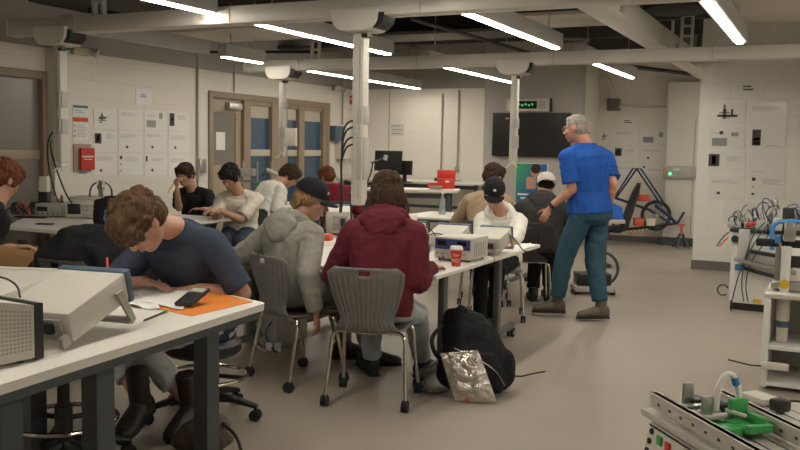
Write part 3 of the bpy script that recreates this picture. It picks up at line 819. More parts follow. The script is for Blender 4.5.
# 9 white tee leaning right
D = 9.9
people['leaning'] = person('person in a plain white t-shirt leaning forward with dark hair, back rounded', PZ(261, D, .62), P_(278, 184, D+.05), P_(289, 176, D+.1), cd(.9, .1, -.8), cd(.6, 0, .8), sh=cd(.6, -.8, 0),
    hands=(P_(300, 212, D+.2), P_(298, 214, D-.15)), elbows=(cd(0, 0, -1), cd(-.2, -.3, -1)),
    ankles=(PZ(275, D+.3, .1), PZ(280, D+.1, .1)), knees=(cd(1, 0, 1), cd(1, 0, 1)), feet=(cd(1, .3), cd(1, .3)), shirt='tee', shirt_m='c_white', sleeve=.85, trouser_m='t_khaki',
    hair='mop', hair_m='hair_dark', bend=.14, w=1.1, vox=.01, seed=9)
# 10 black tee, hand to face
D = 10.0
people['thinking'] = person('person in a black t-shirt resting head on hand, below the paper sheets', PZ(196, D+.25, .6), P_(192, 189, D+.05), P_(185, 175, D-.05), cd(-.35, -1, -.3), UPV, sh=cd(-.95, .3, 0),
    hands=(P_(203, 209, D-.4), P_(177, 189, D-.22)), elbows=(cd(.7, 0, -1), cd(.1, -.3, -1)),
    ankles=(PZ(196, D-.1, .1), PZ(188, D-.1, .1)), knees=(cd(0, -1, 1), cd(0, -1, 1)), feet=(cd(0, -1), cd(0, -1)), shirt='tee', shirt_m='c_black', sleeve=.8, trouser_m='t_navy',
    hair='mop', hair_m='hair_dark', bend=.08, w=1.05, vox=.009, seed=10, fing=(cd(-1, 0), cd(0, 0, 1)), palms=((0, 0, -1), cd(.5, .8)), curls=(.4, .9))
# 11 dark red, far
D = 11.3
people['darkred'] = person('distant person with ginger hair in a dark red top, beyond the black cap', PZ(335, D, .62), P_(333, 186, D), P_(327, 177, D-.05), cd(-.6, .8, -.4), UPV, sh=cd(.9, .4, 0),
    hands=(P_(322, 206, D+.35), P_(345, 206, D+.3)), elbows=(cd(-.8, 0, -1), cd(.8, 0, -1)),
    ankles=(PZ(325, D+.4, .1), PZ(335, D+.4, .1)), knees=((0, 0, 1), (0, 0, 1)), feet=(cd(0, 1), cd(0, 1)), shirt='sweat', shirt_m='c_darkred', sleeve=1.9, trouser_m='t_black',
    hair='mop', hair_m='hair_ginger', bend=.1, w=1.0, vox=.011, seed=11)
# 12 left edge, ginger
D = 5.65
people['ginger'] = person('person with ginger hair in a black t-shirt at the left edge of the view', PZ(-16, D-.05, .76), P_(-5, 205, D), P_(4, 180, D+.05), cd(.5, .9, -.6), UPV, sh=cd(.6, -.8, 0),
    hands=(P_(12, 249, D+.05), P_(13, 247, D-.1)), elbows=(cd(-.5, .5, -1), cd(-.7, -.4, -1)),
    ankles=(PZ(35, D+.1, .32), PZ(32, D-.15, .32)), knees=(cd(.6, .3, .6), cd(.6, 0, .6)), feet=(cd(1, .3), cd(1, .3)), shirt='tee', shirt_m='c_black', sleeve=.85, trouser_m='t_tan',
    hair='mop', hair_m='hair_ginger', bend=.08, w=1.02, vox=.008, seed=12, fing=(cd(1, .3), cd(1, .4)))
# ------------------------------------------------------------------ tables
def steel_leg(t, x, y, z1, ax=(1, 0), w=.085, name='leg'):
    """punched angle-steel bench leg, wide face along ax"""
    a = math.atan2(ax[1], ax[0]); R = Matrix.Rotation(a, 3, 'Z')
    c = V((x, y, 0))
    b = MB().box(c+V((0, 0, z1/2)), (w, .012, z1), R).box(c+R@V((w/2, .03, z1/2)), (.012, .07, z1), R).box(c+R@V((-w/2, .03, z1/2)), (.012, .07, z1), R)
    o = b.build(name, 'dark_steel', t, smooth=False)
    b = MB()
    for k in range(9):
        b.cyl(c+R@V((w/2+.004, .03, .08+k*z1/9.5)), c+R@V((w/2+.0085, .03, .08+k*z1/9.5)), .006, seg=8)
    b.build('punched_hole', 'beam_grey', o, smooth=False)
    return o
TZ = .76
A_ = at(266, 303, TZ); B_ = at(207, 289, TZ); F_ = at(0, 385, TZ)
e_ = (F_-A_).normalized(); n_ = V((e_.y, -e_.x, 0))          # e_ towards the viewer, n_ away from the aisle
if n_.dot(B_-A_) < 0: n_ = -n_
near = thing('workbench', 'long white-topped workbench with dark steel legs in the left foreground', 'table', (A_.x, A_.y, 0))
O = V((A_.x, A_.y, 0))
L_ = 2.1
poly = [V((0, 0, 0)), B_-A_, (B_-A_)+n_*.62, e_*L_+n_*1.0, e_*L_]
poly = [V((p.x, p.y, 0)) for p in poly]
pr = [(p.x, p.y) for p in poly]
def rounded(poly, r=.03):
    out = []
    for i, p in enumerate(poly):
        a, c = V(poly[i-1]), V(poly[(i+1) % len(poly)]); p = V(p)
        for t_ in (0, .5, 1):
            u1, u2 = (a-p).normalized()*r, (c-p).normalized()*r
            q = p + u1*(1-t_)**2 + u2*t_*t_; out.append((q.x, q.y))
    return out
b = MB().prism(rounded([(x, y) for x, y in pr]), TZ-.032, TZ); b.build('tabletop', 'table_white', near)
b = MB().box(e_*(L_/2)+n_*.03+V((0, 0, TZ-.05)), (L_-.1, .04, .036), math.atan2(e_.y, e_.x)); b.build('apron', 'dark_steel', near, smooth=False)
MB().box(e_*(L_/2)+n_*.9+V((0, 0, TZ-.06)), (L_-.5, .04, .05), math.atan2(e_.y, e_.x)).build('apron', 'dark_steel', near, smooth=False)
for px in (219, 112, 18):
    q = at(px, 397-.3375*px, TZ-.05); q = q-O+n_*.035
    steel_leg(near, q.x, q.y, TZ-.033, (-e_.x, -e_.y))
for k in (.55, 1.95):
    q = e_*k+n_*.86; steel_leg(near, q.x, q.y, TZ-.033, (-e_.x, -e_.y))

def flip_table(x0, x1, y0, y1, z, label, cat='table', skew=()):
    cx, cy = (x0+x1)/2, (y0+y1)/2; w, d = x1-x0, y1-y0
    t = thing('training_table', label, cat, (cx, cy, 0))
    MB().box((0, 0, z-.014), (w, d, .028), bevel=.009).build('tabletop', 'table_white', t)
    MB().box((0, 0, z-.045), (w-.3, .05, .035)).build('crossbar', 'steel_grey', t)
    for sx in (-1, 1):
        x = sx*(w/2-.17)
        lg = MB().box((x, 0, (z-.03+.1)/2), (.05, .075, z-.13), bevel=.015).box((x, 0, z-.045), (.04, d*.6, .03), bevel=.006).box((x, 0, .09), (.055, min(d, .75), .05), bevel=.018).build('leg', 'steel_grey', t)
        for sy in (-1, 1):
            c = V((x, sy*(min(d, .75)/2-.02), .036))
            w_ = MB().cyl(c+V((-.025, 0, 0)), c+V((-.008, 0, 0)), .036, seg=16).cyl(c+V((.008, 0, 0)), c+V((.025, 0, 0)), .036, seg=16).cyl(c+V((0, 0, 0)), c+V((0, 0, .05)), .009)
            cs = w_.build('caster', 'black_rubber', lg)
            MB().cyl(c+V((-.027, 0, 0)), c+V((.027, 0, 0)), .02, seg=12).build('hub', 'steel', lg)
    return t
defm('steel_grey', (.13, .13, .125), .4, .4)
mx0, mx1 = -3.95, -2.08
flip_table(mx0, mx1, 4.78, 5.78, .745, 'white-topped table with one red cup on it, nearest of the middle pair')
flip_table(mx0, mx1, 5.81, 6.87, .745, 'white-topped table in front of the person in the white hoodie')
lx0, lx1 = at(11, 226, .745).x, -5.42
left_t = flip_table(lx0, lx1, 5.42, 6.42, .745, 'white-topped table at left with an oscilloscope, under the left service column')
flip_table(-7.3, -5.5, 6.45, 7.45, .745, 'white-topped table at left, farther one, where the printed t-shirt person reads')
flip_table(-7.25, -6.05, 9.1, 10.1, .745, 'white-topped table in front of the glazed doors')
flip_table(-4.35, -2.9, 8.85, 9.75, .745, 'white-topped table in front of the person in the sand sweatshirt')
for o_ in [x for x in bpy.data.objects if x.parent == left_t and x.name.startswith('tabletop')]: bpy.data.objects.remove(o_)
cxl = (lx0+lx1)/2
MB().prism(rounded([(lx0-cxl, -.5), (lx1-cxl, -.5), (lx1-cxl, .5), (-7.35-cxl, .5)]), .717, .745).build('tabletop', 'table_white', left_t)
def bench(p0, p1, z, d, label):
    w = (p1-p0).length; a = math.atan2(p1.y-p0.y, p1.x-p0.x)
    t = thing('standing_bench', label, 'table', ((p0.x+p1.x)/2, (p0.y+p1.y)/2, 0), a)
    MB().box((0, d/2, z-.02), (w, d, .04), bevel=.008).build('tabletop', 'table_white', t)
    MB().box((0, d/2, z*.55), (w-.3, .04, .05)).box((0, .12, z-.09), (w-.2, .03, .06)).build('crossbar', 'dark_steel', t, smooth=False)
    for sx in (-1, 1):
        for y in (.12, d-.1): MB().box((sx*(w/2-.13), y, (z-.04)/2), (.06, .06, z-.04), bevel=.006).build('leg', 'dark_steel', t)
    return t
q0, q1 = atD(352, 187, 11.8), atD(457, 190.5, 11.6)
bench(q0, q1, q1.z, .55, 'white standing bench with the open red toolbox on it')
r0_, r1_ = atY(398, 180, 13.2), atY(481, 181, 13.2)
bench(V((r0_.x-1.2, 13.2, 0)), V((r1_.x, 13.2, 0)), r0_.z, .6, 'white standing bench against the back wall, behind the open red toolbox')

# ------------------------------------------------------------------ chairs
defm('chair_grey', (.17, .16, .145), .5); defm('chair_dark', (.05, .047, .045), .5)
def make_chair(m, label, loc, rz, cat='chair'):
    t = thing('classroom_chair', label, cat, loc, rz)
    def shell(u, v):
        a = (u-.5)*2
        # v 0 front of the seat, .45 back of the seat, 1 top of the backrest
        if v < .45: k = v/.45; y = .21-.4*k; z = .45+.012*math.cos(k*PI)-.018*math.sin(k*PI)-(.03*(1-k)**6); hw = .22-.02*k
        elif v < .6: k = (v-.45)/.15; an = k*PI/2; y = -.19-.05*math.sin(an); z = .438+.075*(1-math.cos(an)); hw = .2-.05*k
        else: k = (v-.6)/.4; y = -.24-.055*k; z = .513+.31*k; hw = .15+.077*math.sin(k*PI*.5)-(.05*max(0, k-.9)*10*a*a)
        if v > .45: y += .05*a*a*min(1, (v-.45)/.2); z += .02*a*a*(1-min(1, (v-.45)/.2))
        else: z += .02*a*a
        return V((a*hw, y, z))
    seatm = MB().grid(lambda u, v: shell(u, v*.46), 20, 14).build('seat', m, t, solid=.009)
    def back(u, v):
        vv = .455+v*.545; p = shell(u, vv)
        rib = (.5+.5*math.cos(u*2*PI*13))*min(1, max(0, (.93-v)*12))*min(1, v*8+.2)
        if abs(u-.5) > .46: rib = 1
        p.y += .007*(1-rib); return p
    bk = MB()
    nu, nv = 104, 26
    g = [[None]*(nu+1) for _ in range(nv+1)]
    for j in range(nv+1):
        for i in range(nu+1): g[j][i] = bk.bm.verts.new(back(i/nu, j/nv))
    for j in range(nv):
        for i in range(nu):
            if j in (23, 24) and 44 <= i < 60: continue
            bk.bm.faces.new((g[j][i], g[j][i+1], g[j+1][i+1], g[j+1][i]))
    bk.build('backrest', m, t, solid=.009)
    for nm, y, dy in (('rear_leg', -.15, -.075), ('front_leg', .12, .07)):
        pts = [(-.238, y+dy, .06), (-.222, y+dy*.35, .3), (-.215, y, .425), (-.15, y, .436), (0, y, .428), (.15, y, .436), (.215, y, .425), (.222, y+dy*.35, .3), (.238, y+dy, .06)]
        lg = MB().tube(pts, .0115, 10, 2).build(nm, 'chrome', t)
        for s_ in (-1, 1):
            c = V((s_*.238, y+dy, .03))
            MB().cyl(c+V((-.02, -.008, 0)), c+V((-.004, -.008, 0)), .03, seg=16).cyl(c+V((.004, -.008, 0)), c+V((.02, -.008, 0)), .03, seg=16).box(c+V((0, 0, .018)), (.045, .035, .035), bevel=.012).build('caster', 'black_rubber', lg)
    MB().tube([(-.13, -.16, .425), (-.13, .13, .425)], .009).build('seat_support', 'chrome', t)
    MB().tube([(.13, -.16, .425), (.13, .13, .425)], .009).build('seat_support', 'chrome', t)
    return t
def face_rz(x, d):   # heading of local +Y
    v = cd(x, d); return math.atan2(-v.x, v.y)
def chair_at(m, label, px, D, fx, fd, dz=0): 
    p = PZ(px, D, 0); return make_chair(m, label, (p.x, p.y, dz), face_rz(fx, fd))
ch1 = chair_at('chair_grey', 'grey ribbed chair under the person in the maroon hoodie', 375, 5.24, .2, 1)
ch2 = chair_at('chair_grey', 'grey ribbed chair under the person in the grey hoodie', 300, 5.66, .77, .637)
c = cw(.87, 7.78); chair_w = make_chair('chair_grey', 'grey chair under the person in the white hoodie', (c.x, c.y, 0), face_rz(-.1, -1))
c = cw(1.23, 8.55); make_chair('chair_dark', 'dark grey chair under the person in the backwards white cap', (c.x, c.y, 0), face_rz(.05, 1))
def under(key, m, label, fx, fd, off=.02):
    p = people[key]['root'].location; v = cd(fx, fd)
    return make_chair(m, label, (p.x+v.x*off, p.y+v.y*off, 0), face_rz(fx, fd))
under('sand', 'chair_dark', 'dark chair under the person in the sand sweatshirt', .1, 1)
under('blackhair', 'chair_dark', 'dark chair under the person in the printed t-shirt', -.2, -1)
under('leaning', 'chair_dark', 'dark chair under the person in the plain white t-shirt', .8, .5)
under('thinking', 'chair_dark', 'dark chair under the person resting head on hand', -.3, -1)
under('darkred', 'chair_dark', 'dark chair under the distant ginger person', 0, 1)


def stool(loc, label, sz=.56, a0=.3):
    t = thing('drafting_stool', label, 'stool', loc)
    MB().lathe([(.02, sz-.1), (.19, sz-.09), (.21, sz-.07), (.21, sz-.03), (.18, sz), (.02, sz+.003)]).build('seat', 'black_plastic', t)
    MB().cyl((0, 0, .12), (0, 0, sz-.09), .028).cyl((0, 0, .12), (0, 0, .3), .04).build('gas_column', 'black_plastic', t)
    fr = MB().torus((0, 0, .235), .235, .011, seg=40).build('foot_ring', 'chrome', t)
    b = MB()
    for k in range(3):
        a = a0+k*2*PI/3; b.cyl((0.03*math.cos(a), .03*math.sin(a), .24), (.235*math.cos(a), .235*math.sin(a), .235), .012)
    b.build('foot_ring_spoke', 'black_plastic', fr)
    for k in range(5):
        a = a0+k*2*PI/5; e = V((math.cos(a), math.sin(a), 0))
        lg = MB().loft([(e*.03+V((0, 0, .12)), V((-e.y, e.x, 0))*.03, V((0, 0, .03))), (e*.17+V((0, 0, .115)), V((-e.y, e.x, 0))*.026, V((0, 0, .022))), (e*.31+V((0, 0, .08)), V((-e.y, e.x, 0))*.02, V((0, 0, .015)))], 10).build('base_arm', 'black_plastic', t)
        c = e*.3+V((0, 0, .032)); n = V((-e.y, e.x, 0))
        MB().cyl(c-n*.025, c-n*.006, .031).cyl(c+n*.006, c+n*.025, .031).cyl(c, c+V((0, 0, .05)), .01).build('caster', 'black_rubber', lg)
    return t
p = people['ginger']['root'].location
stool((p.x, p.y, 0), 'black stool under the person at the left edge', .68)
p = people['navy']['root'].location
stool((p.x, p.y, 0), 'black drafting stool under the person in the navy t-shirt', .45)
p = PZ(62, 3.98, 0); stool(p, 'empty black drafting stool with chrome foot ring, under the foreground workbench', .56, 1.1)
# ------------------------------------------------------------------ papers and signs on walls
def sheet_on(wall_, x0, y0, x1, y1, label, marks=(), m='paper', name='paper_sheet', cat='paper', grp=None, off=.0, size=None, thick=.006):
    """flat sheet on a wall plane; (x0,y0)-(x1,y1) as seen; marks: (u0,v0,u1,v1,material) in sheet units, v down"""
    ax, pv, sg = wall_
    f = (lambda px, py: atX(px, py, pv)) if ax == 'x' else (lambda px, py: atY(px, py, pv))
    a = f((x0+x1)/2, y0); b = f((x0+x1)/2, y1); l = f(x0, (y0+y1)/2); r = f(x1, (y0+y1)/2)
    z1, z0 = a.z, b.z; c = (l+r)/2; c.z = (z0+z1)/2
    w = (r-l).length; h = z1-z0
    if ax == 'x': R = Matrix(((0, sg, 0), (1, 0, 0), (0, 0, 1))); n = V((sg, 0, 0)); U = V((0, 1, 0))
    else: n = V((0, sg, 0)); U = V((1, 0, 0))
    t = MB()
    def bx(b_, u0, v0, u1, v1, d0, d1):
        p = c + U*((u0-.5)*w) + V((0, 0, (.5-v1)*h)) + n*d0; q = c + U*((u1-.5)*w) + V((0, 0, (.5-v0)*h)) + n*d1
        b_.box2(p, q); return b_
    o = bx(t, 0, 0, 1, 1, off, off+thick)
    me = t.mesh(name, m, False, Matrix.Translation(-c)); o = bpy.data.objects.new(name, me); C.objects.link(o); o.location = c
    tag(o, label, cat, grp)
    by = {}
    for k in marks: by.setdefault((k[5] if len(k) > 5 else 'print', k[4]), []).append(k)
    for (nm, mm), ks in by.items():
        b_ = MB()
        for k in ks: bx(b_, k[0], k[1], k[2], k[3], off+thick, off+thick+.0012)
        me = b_.mesh(nm, mm, False, Matrix.Translation(-c)); ch = bpy.data.objects.new(nm, me); C.objects.link(ch); ch.parent = o
    return o
def textlines(u0, v0, u1, n, dv=.05, th=.012, m='ink_light'):
    return [(u0, v0+i*dv, u0+(u1-u0)*(.7+.3*((i*37) % 10)/10), v0+i*dv+th, m, 'text_lines') for i in range(n)]
def dot(u, v): return [(u-.045, v-.06, u+.045, v+.06, 'ink', 'photo')]
border = []
drawing = [(.2, .42, .5, .5, 'ink', 'drawing'), (.28, .3, .4, .62, 'ink_light', 'drawing'), (.32, .2, .36, .45, 'ink', 'drawing'), (.15, .55, .55, .6, 'ink_light', 'drawing'), (.4, .38, .6, .44, 'ink_light', 'drawing'), (.22, .65, .34, .7, 'ink', 'drawing')]
photo = [(.06, .12, .28, .75, 'ink', 'photo'), (.1, .35, .24, .5, 'red_soft', 'photo')]
block = [(.04, .12, .32, .6, 'ink', 'photo'), (.12, .2, .24, .5, 'ink_light', 'photo')]
WL = ('x', XL, 1); WP = ('x', XL+.12, 1); WB = ('y', YB, -1); WPo = ('y', YP, -1); WR = ('y', YR, -1)
ords = ('leftmost', 'second from left', 'third from left', 'rightmost'); rws = ('top', 'middle', 'bottom')
cols = ((93.5, 116.5), (118, 142), (144, 166.5), (168, 189)); rows = ((109, 129), (131, 152), (153.5, 175))
mk = [[drawing, textlines(.1, .15, .9, 4), [(.1, .5, .5, .85, 'ink_light', 'drawing'), (.65, .1, .8, .4, 'ink_light', 'drawing')]+textlines(.1, .2, .5, 3), photo+textlines(.4, .2, .9, 5)],
      [block+textlines(.5, .15, .9, 5), dot(.35, .75)+textlines(.1, .15, .9, 4), dot(.35, .75)+textlines(.1, .15, .9, 3), dot(.32, .76)+textlines(.1, .2, .9, 4)],
      [dot(.3, .78)+textlines(.1, .15, .9, 4), [(.06, .1, .16, .25, 'ink', 'photo'), (.07, .45, .13, .52, 'ink_light', 'photo'), (.07, .75, .13, .82, 'ink_light', 'photo')]+textlines(.3, .15, .9, 5), [(.06, .1, .14, .35, 'ink', 'photo')]+dot(.35, .75)+textlines(.3, .2, .9, 3), textlines(.1, .2, .9, 4)]]
for j, (ya, yb_) in enumerate(rows):
    for i, (xa, xb_) in enumerate(cols):
        dy = (xa-93)*.03*(1 if j == 0 else .3)
        sheet_on(WL, xa, ya+dy, xb_, yb_+dy, 'white sheet on the left wall grid, %s row, %s' % (rws[j], ords[i]), mk[j][i], grp='project sheets on the left wall')
sheet_on(WL, 135.5, 89, 151, 105, 'small white sign on the left wall, above the grid of sheets', textlines(.3, .35, .75, 2, .12, .05, 'ink'), name='paper_sign', cat='sign')
sheet_on(WP, 72.5, 105, 88, 115.5, 'notice with a dark blue header on the left pilaster', [(.02, .05, .98, .28, 'bezel_blue', 'header')]+textlines(.1, .5, .8, 2, .18, .06), name='notice', cat='sign')
sheet_on(WP, 72.5, 117, 88, 141, 'notice with a red header on the left pilaster', [(0, .02, 1, .2, 'red_soft', 'header'), (.06, .34, .16, .4, 'red_soft', 'bullet'), (.06, .56, .16, .62, 'red_soft', 'bullet'), (.06, .76, .16, .82, 'red_soft', 'bullet')]+textlines(.28, .34, .95, 6, .09, .02), name='notice', cat='sign')
t = sheet_on(WP, 73, 144, 90, 172, 'red binder in a wall holder on the left pilaster', [], m='tan_door', name='binder_holder', cat='binder', thick=.02)
o = sheet_on(WP, 77.5, 148, 91, 169.5, 'x', [(.08, .36, .92, .42, 'paper', 'title'), (.2, .5, .8, .54, 'paper', 'title')], m='red', thick=.03, off=.03)
for k_ in ('label', 'category'): del o[k_]
o.name = 'binder'; o.parent = t; o.location = o.location - t.location
sheet_on(WP, 79, 170.5, 86, 173.5, 'small blue label under the red binder', [], m='sky_blue', name='wall_label', cat='sign')
# right block wall
cols = ((708.5, 745), (748.5, 786)); rows = ((102.5, 124.5), (126.5, 149.5), (151.5, 174.5), (176, 199)); rws = ('top', 'second', 'third', 'fourth')
plane = [(.25, .55, .8, .66, 'ink', 'drawing'), (.4, .3, .5, .75, 'ink_light', 'drawing'), (.62, .3, .68, .6, 'ink', 'drawing'), (.3, .42, .6, .5, 'ink_light', 'drawing'), (.42, .1, .46, .4, 'ink', 'drawing'), (.35, .7, .6, .74, 'ink_light', 'drawing')]
mk = [[plane, textlines(.1, .2, .9, 4)], [[(.1, .5, .52, .85, 'ink_light', 'drawing'), (.3, .2, .4, .35, 'ink', 'drawing'), (.62, .25, .82, .42, 'ink_light', 'drawing')]+textlines(.1, .25, .5, 2), [(.1, .15, .33, .4, 'ink', 'photo'), (.1, .4, .33, .82, 'ink', 'photo'), (.13, .5, .3, .62, 'red_soft', 'photo'), (.13, .66, .3, .76, 'bezel_blue', 'photo')]+textlines(.5, .8, .9, 2)],
      [[(.0, .12, .3, .65, 'ink', 'photo'), (.09, .2, .2, .55, 'ink_light', 'photo')]+textlines(.5, .2, .9, 5), textlines(.08, .85, .6, 1)], [dot(.28, .75)+textlines(.1, .2, .9, 3), [(.08, .1, .18, .24, 'ink', 'photo'), (.1, .45, .15, .52, 'ink_light', 'photo'), (.09, .74, .16, .84, 'ink', 'photo')]+textlines(.35, .15, .9, 5)]]
for j, (ya, yb_) in enumerate(rows):
    for i, (xa, xb_) in enumerate(cols):
        sheet_on(WR, xa, ya-i*.5, xb_, yb_+.5*i, 'glossy sheet on the white block wall at right, %s row, %s column' % (rws[j], ('left', 'right')[i]), mk[j][i], m='sleeve_gloss', grp='project sheets on the right block wall')
sheet_on(WR, 736, 81, 759, 100, 'small glossy sign at the top of the right block wall', textlines(.3, .25, .8, 2, .16, .07, 'ink'), m='sleeve_gloss', name='paper_sign', cat='sign')
sheet_on(WR, 723, 202, 776, 224, 'large blank white sheet low on the right block wall, behind the wires', [], m='sleeve_gloss')
# far poster wall
cols = ((600, 611.5), (613, 638), (640.5, 667)); rows = ((129, 145), (146.5, 162), (164, 180))
mk = [[drawing, textlines(.1, .2, .9, 4), [(.1, .5, .5, .85, 'ink_light', 'drawing'), (.7, .2, .85, .5, 'ink_light', 'drawing')]], [textlines(.1, .2, .9, 3), [(.08, .12, .35, .62, 'ink', 'photo'), (.16, .22, .26, .5, 'ink_light', 'photo')]+textlines(.5, .2, .9, 4), dot(.3, .74)+textlines(.1, .2, .9, 3)], [textlines(.1, .2, .9, 3), dot(.28, .72)+textlines(.1, .2, .9, 3), dot(.12, .2)+textlines(.3, .3, .9, 3)]]
for j, (ya, yb_) in enumerate(rows):
    for i, (xa, xb_) in enumerate(cols):
        sheet_on(WPo, xa, ya, xb_, yb_, 'white sheet on the far wall behind the tricycle, %s row, %s column' % (('top', 'middle', 'bottom')[j], ('left', 'centre', 'right')[i]), mk[j][i], grp='project sheets on the far wall')
sheet_on(WPo, 620, 116.5, 635.5, 127.5, 'small white sign on the far wall above the sheets', textlines(.25, .35, .85, 2, .16, .07, 'ink'), name='paper_sign', cat='sign')
sheet_on(WB, 391, 124, 404, 136, 'pale wall sign with three lines of lettering on the back wall', textlines(.1, .12, .95, 3, .32, .08, 'ink_light'), m='white_paint', name='wall_sign', cat='sign')

# ------------------------------------------------------------------ back wall: screen, clock, boxes, pipes
YS = YB-.02
a, b_ = atY(494.5, 113, YS), atY(570.5, 157.5, YS)
t = thing('wall_screen', 'large dark wall-mounted screen behind the standing person', 'screen', ((a.x+b_.x)/2, YS, b_.z))
w, h = b_.x-a.x, a.z-b_.z
MB().box((0, -.05, h/2), (w, .06, h), bevel=.008).build('case', 'black_plastic', t)
MB().box((0, -.082, h/2), (w-.03, .004, h-.03)).build('screen', 'tv_screen', t, smooth=False)
MB().box((0, -.01, h/2), (.4, .03, .3)).build('wall_mount', 'dark_steel', t, smooth=False)
p = atY(509, 118.5, YS)
MB().box((p.x-(a.x+b_.x)/2, -.087, p.z-b_.z), (.05, .006, .03)).build('warning_icon', 'orange', t, smooth=False)
a, b_ = atY(508, 99, YS), atY(551, 111.5, YS)
t = thing('wall_clock_display', 'white wall display unit with a green panel, above the screen', 'display', ((a.x+b_.x)/2, YS, b_.z)); w, h = b_.x-a.x, a.z-b_.z
MB().box((0, -.04, h/2), (w, .07, h), bevel=.006).build('case', 'tile_white', t)
MB().box((w*.5+.004, -.04, h/2), (.02, .08, h*1.02)).build('end_cap', 'black_plastic', t, smooth=False)
MB().box((-.05, -.077, h/2), (w*.55, .006, h*.6)).build('dark_window', 'screen_dark', t, smooth=False)
defm('digit_green', (.02, .12, .03), .5, emit=(.1, .8, .2), estr=.5)
b = MB()
for k in range(6): b.box((-.2+.055*k, -.082, h/2+(.01 if k % 2 else -.005)), (.03, .004, .03))
b.build('digits', 'digit_green', t, smooth=False)
MB().box((w*.32, -.078, h/2), (w*.16, .006, h*.6)).build('speaker_grille', 'beam_grey', t, smooth=False)
def pipe(pts, r, label, m='wall_pipe', name='conduit_pipe'):
    c = V(pts[0]); o = MB().tube([V(p)-c for p in pts], r, 8, 2 if len(pts) > 2 else 0).build(name, m); o.location = c; return tag(o, label, 'pipe')
defm('wall_pipe', (.36, .33, .28), .5)
a = atY(443, 94, YB); b_ = atY(443, 205, YB); pipe([(a.x, YB-.02, a.z), (a.x, YB-.02, .3)], .014, 'thin vertical conduit on the back wall, left of the red toolbox')
a = atY(459.5, 90, YB); b_ = atY(459, 167, YB); pipe([(a.x, YB-.02, a.z), (a.x, YB-.02, b_.z)], .016, 'thin vertical conduit on the back wall ending above the red toolbox')
tag(MB().box((a.x, YB-.03, b_.z-.04), (.07, .05, .1), bevel=.008).build('outlet_box', 'steel'), 'small round-edged outlet box above the red toolbox', 'outlet')
a = atY(390, 91, YB); pipe([(a.x, YB-.01, a.z), (a.x, YB-.01, .1)], .008, 'thin vertical joint strip on the back wall, left of the wall lettering')
a = atX(342, 82, XL); pipe([(XL+.02, a.y, a.z+.3), (XL+.02, a.y, atX(342, 125, XL).z)], .014, 'thin conduit on the left wall beyond the glazed doors')
a = atX(196.5, 60, XL); pipe([(XL+.02, a.y, a.z+.3), (XL+.02, a.y, .9)], .016, 'thin conduit on the left wall beside the tan door')
a = atX(233, 60, XL); pipe([(XL+.02, a.y, a.z+.3), (XL+.02, a.y, atX(233, 92, XL).z)], .012, 'thin conduit rising above the tan door')
a = atX(200, 166, XL); tag(MB().box((XL+.03, a.y, a.z), (.06, .14, .2), bevel=.01).build('outlet_box', 'steel'), 'grey outlet box on the left wall beside the tan door', 'outlet')
a = atX(79, 51, XL+.12)
b = MB().box((XL+.17, a.y, a.z), (.1, .3, .06), bevel=.01)
t = thing('emergency_light', 'twin-headed emergency light above the pilaster at left', 'lamp', (XL+.12, a.y, a.z-.06)); 
MB().box((.04, 0, .05), (.08, .22, .08), bevel=.01).build('case', 'tile_white', t)
for s_ in (-1, 1): MB().cyl((.06, s_*.1, .07), (.14, s_*.14, .04), .04, .055).build('lamp_head', 'tile_white', t)
a = atX(335, 88, XL)
t = thing('emergency_light', 'twin-headed emergency light at the far end of the left wall', 'lamp', (XL, a.y, a.z-.06)); 
MB().box((.04, 0, .05), (.08, .22, .08), bevel=.01).build('case', 'beam_grey', t)
for s_ in (-1, 1): MB().cyl((.06, s_*.1, .07), (.14, s_*.14, .04), .04, .055).build('lamp_head', 'beam_grey', t)
x_ = atY(351, 100, yb1).x
a = atX(351.5, 100, XL); 
a = atY(350, 100, 13.2) if False else atD(351, 100, 12.5)
pw = atY(351.5, 100, YB)
t = thing('fire_alarm', 'small red fire alarm sounder beside the thickest service column', 'alarm', (pw.x, YB, pw.z-.08))
MB().box((0, -.03, .08), (.14, .06, .16), bevel=.02).build('case', 'red_soft', t); MB().box((0, -.065, .1), (.08, .02, .04), bevel=.005).build('lens', 'tile_white', t)
a, c = atX(334, 126, XL), atX(334, 141, XL)
tag(MB().box((XL+.06, a.y, (a.z+c.z)/2), (.12, .3, a.z-c.z), bevel=.012).build('glove_dispenser', 'bezel_blue'), 'blue-grey dispenser box on the left wall near the far corner', 'dispenser')
a, c = atX(339, 142, XL), atX(339, 159, XL)
t = thing('towel_dispenser', 'white towel dispenser on the left wall in the far corner', 'dispenser', (XL, a.y, c.z)); h = a.z-c.z
MB().box((.1, 0, h/2), (.2, .3, h), bevel=.03).build('case', 'tile_white', t); MB().box((.1, 0, -.01), (.16, .24, .03)).build('slot', 'beam_grey', t)
# junction box and conduit on the far wall
a, c = atY(608.5, 99, YP), atY(620.5, 111, YP)
tag(MB().box(((a.x+c.x)/2, YP-.06, (a.z+c.z)/2), (c.x-a.x, .12, a.z-c.z), bevel=.008).build('junction_box', 'duct_grey'), 'grey junction box on the far wall, right of the standing person', 'junction box')
b1, b2 = atY(612, 99, YP), atY(601, 79, YP)
pipe([(b1.x, YP-.05, b1.z), (b1.x, YP-.05, b1.z+.15), (b2.x+.1, YP-.05, b2.z), (b2.x-.15, YP-.05, b2.z+.05), (b2.x-.15, YP-.05, CZ)], .03, 'bent conduit rising from the grey junction box', 'white_paint')
b1, b2 = atY(621, 106, YP), atY(667, 107, YP)
pipe([(b1.x, YP-.04, b1.z), (b2.x, YP-.04, b2.z)], .022, 'horizontal conduit running right from the grey junction box', 'white_paint')
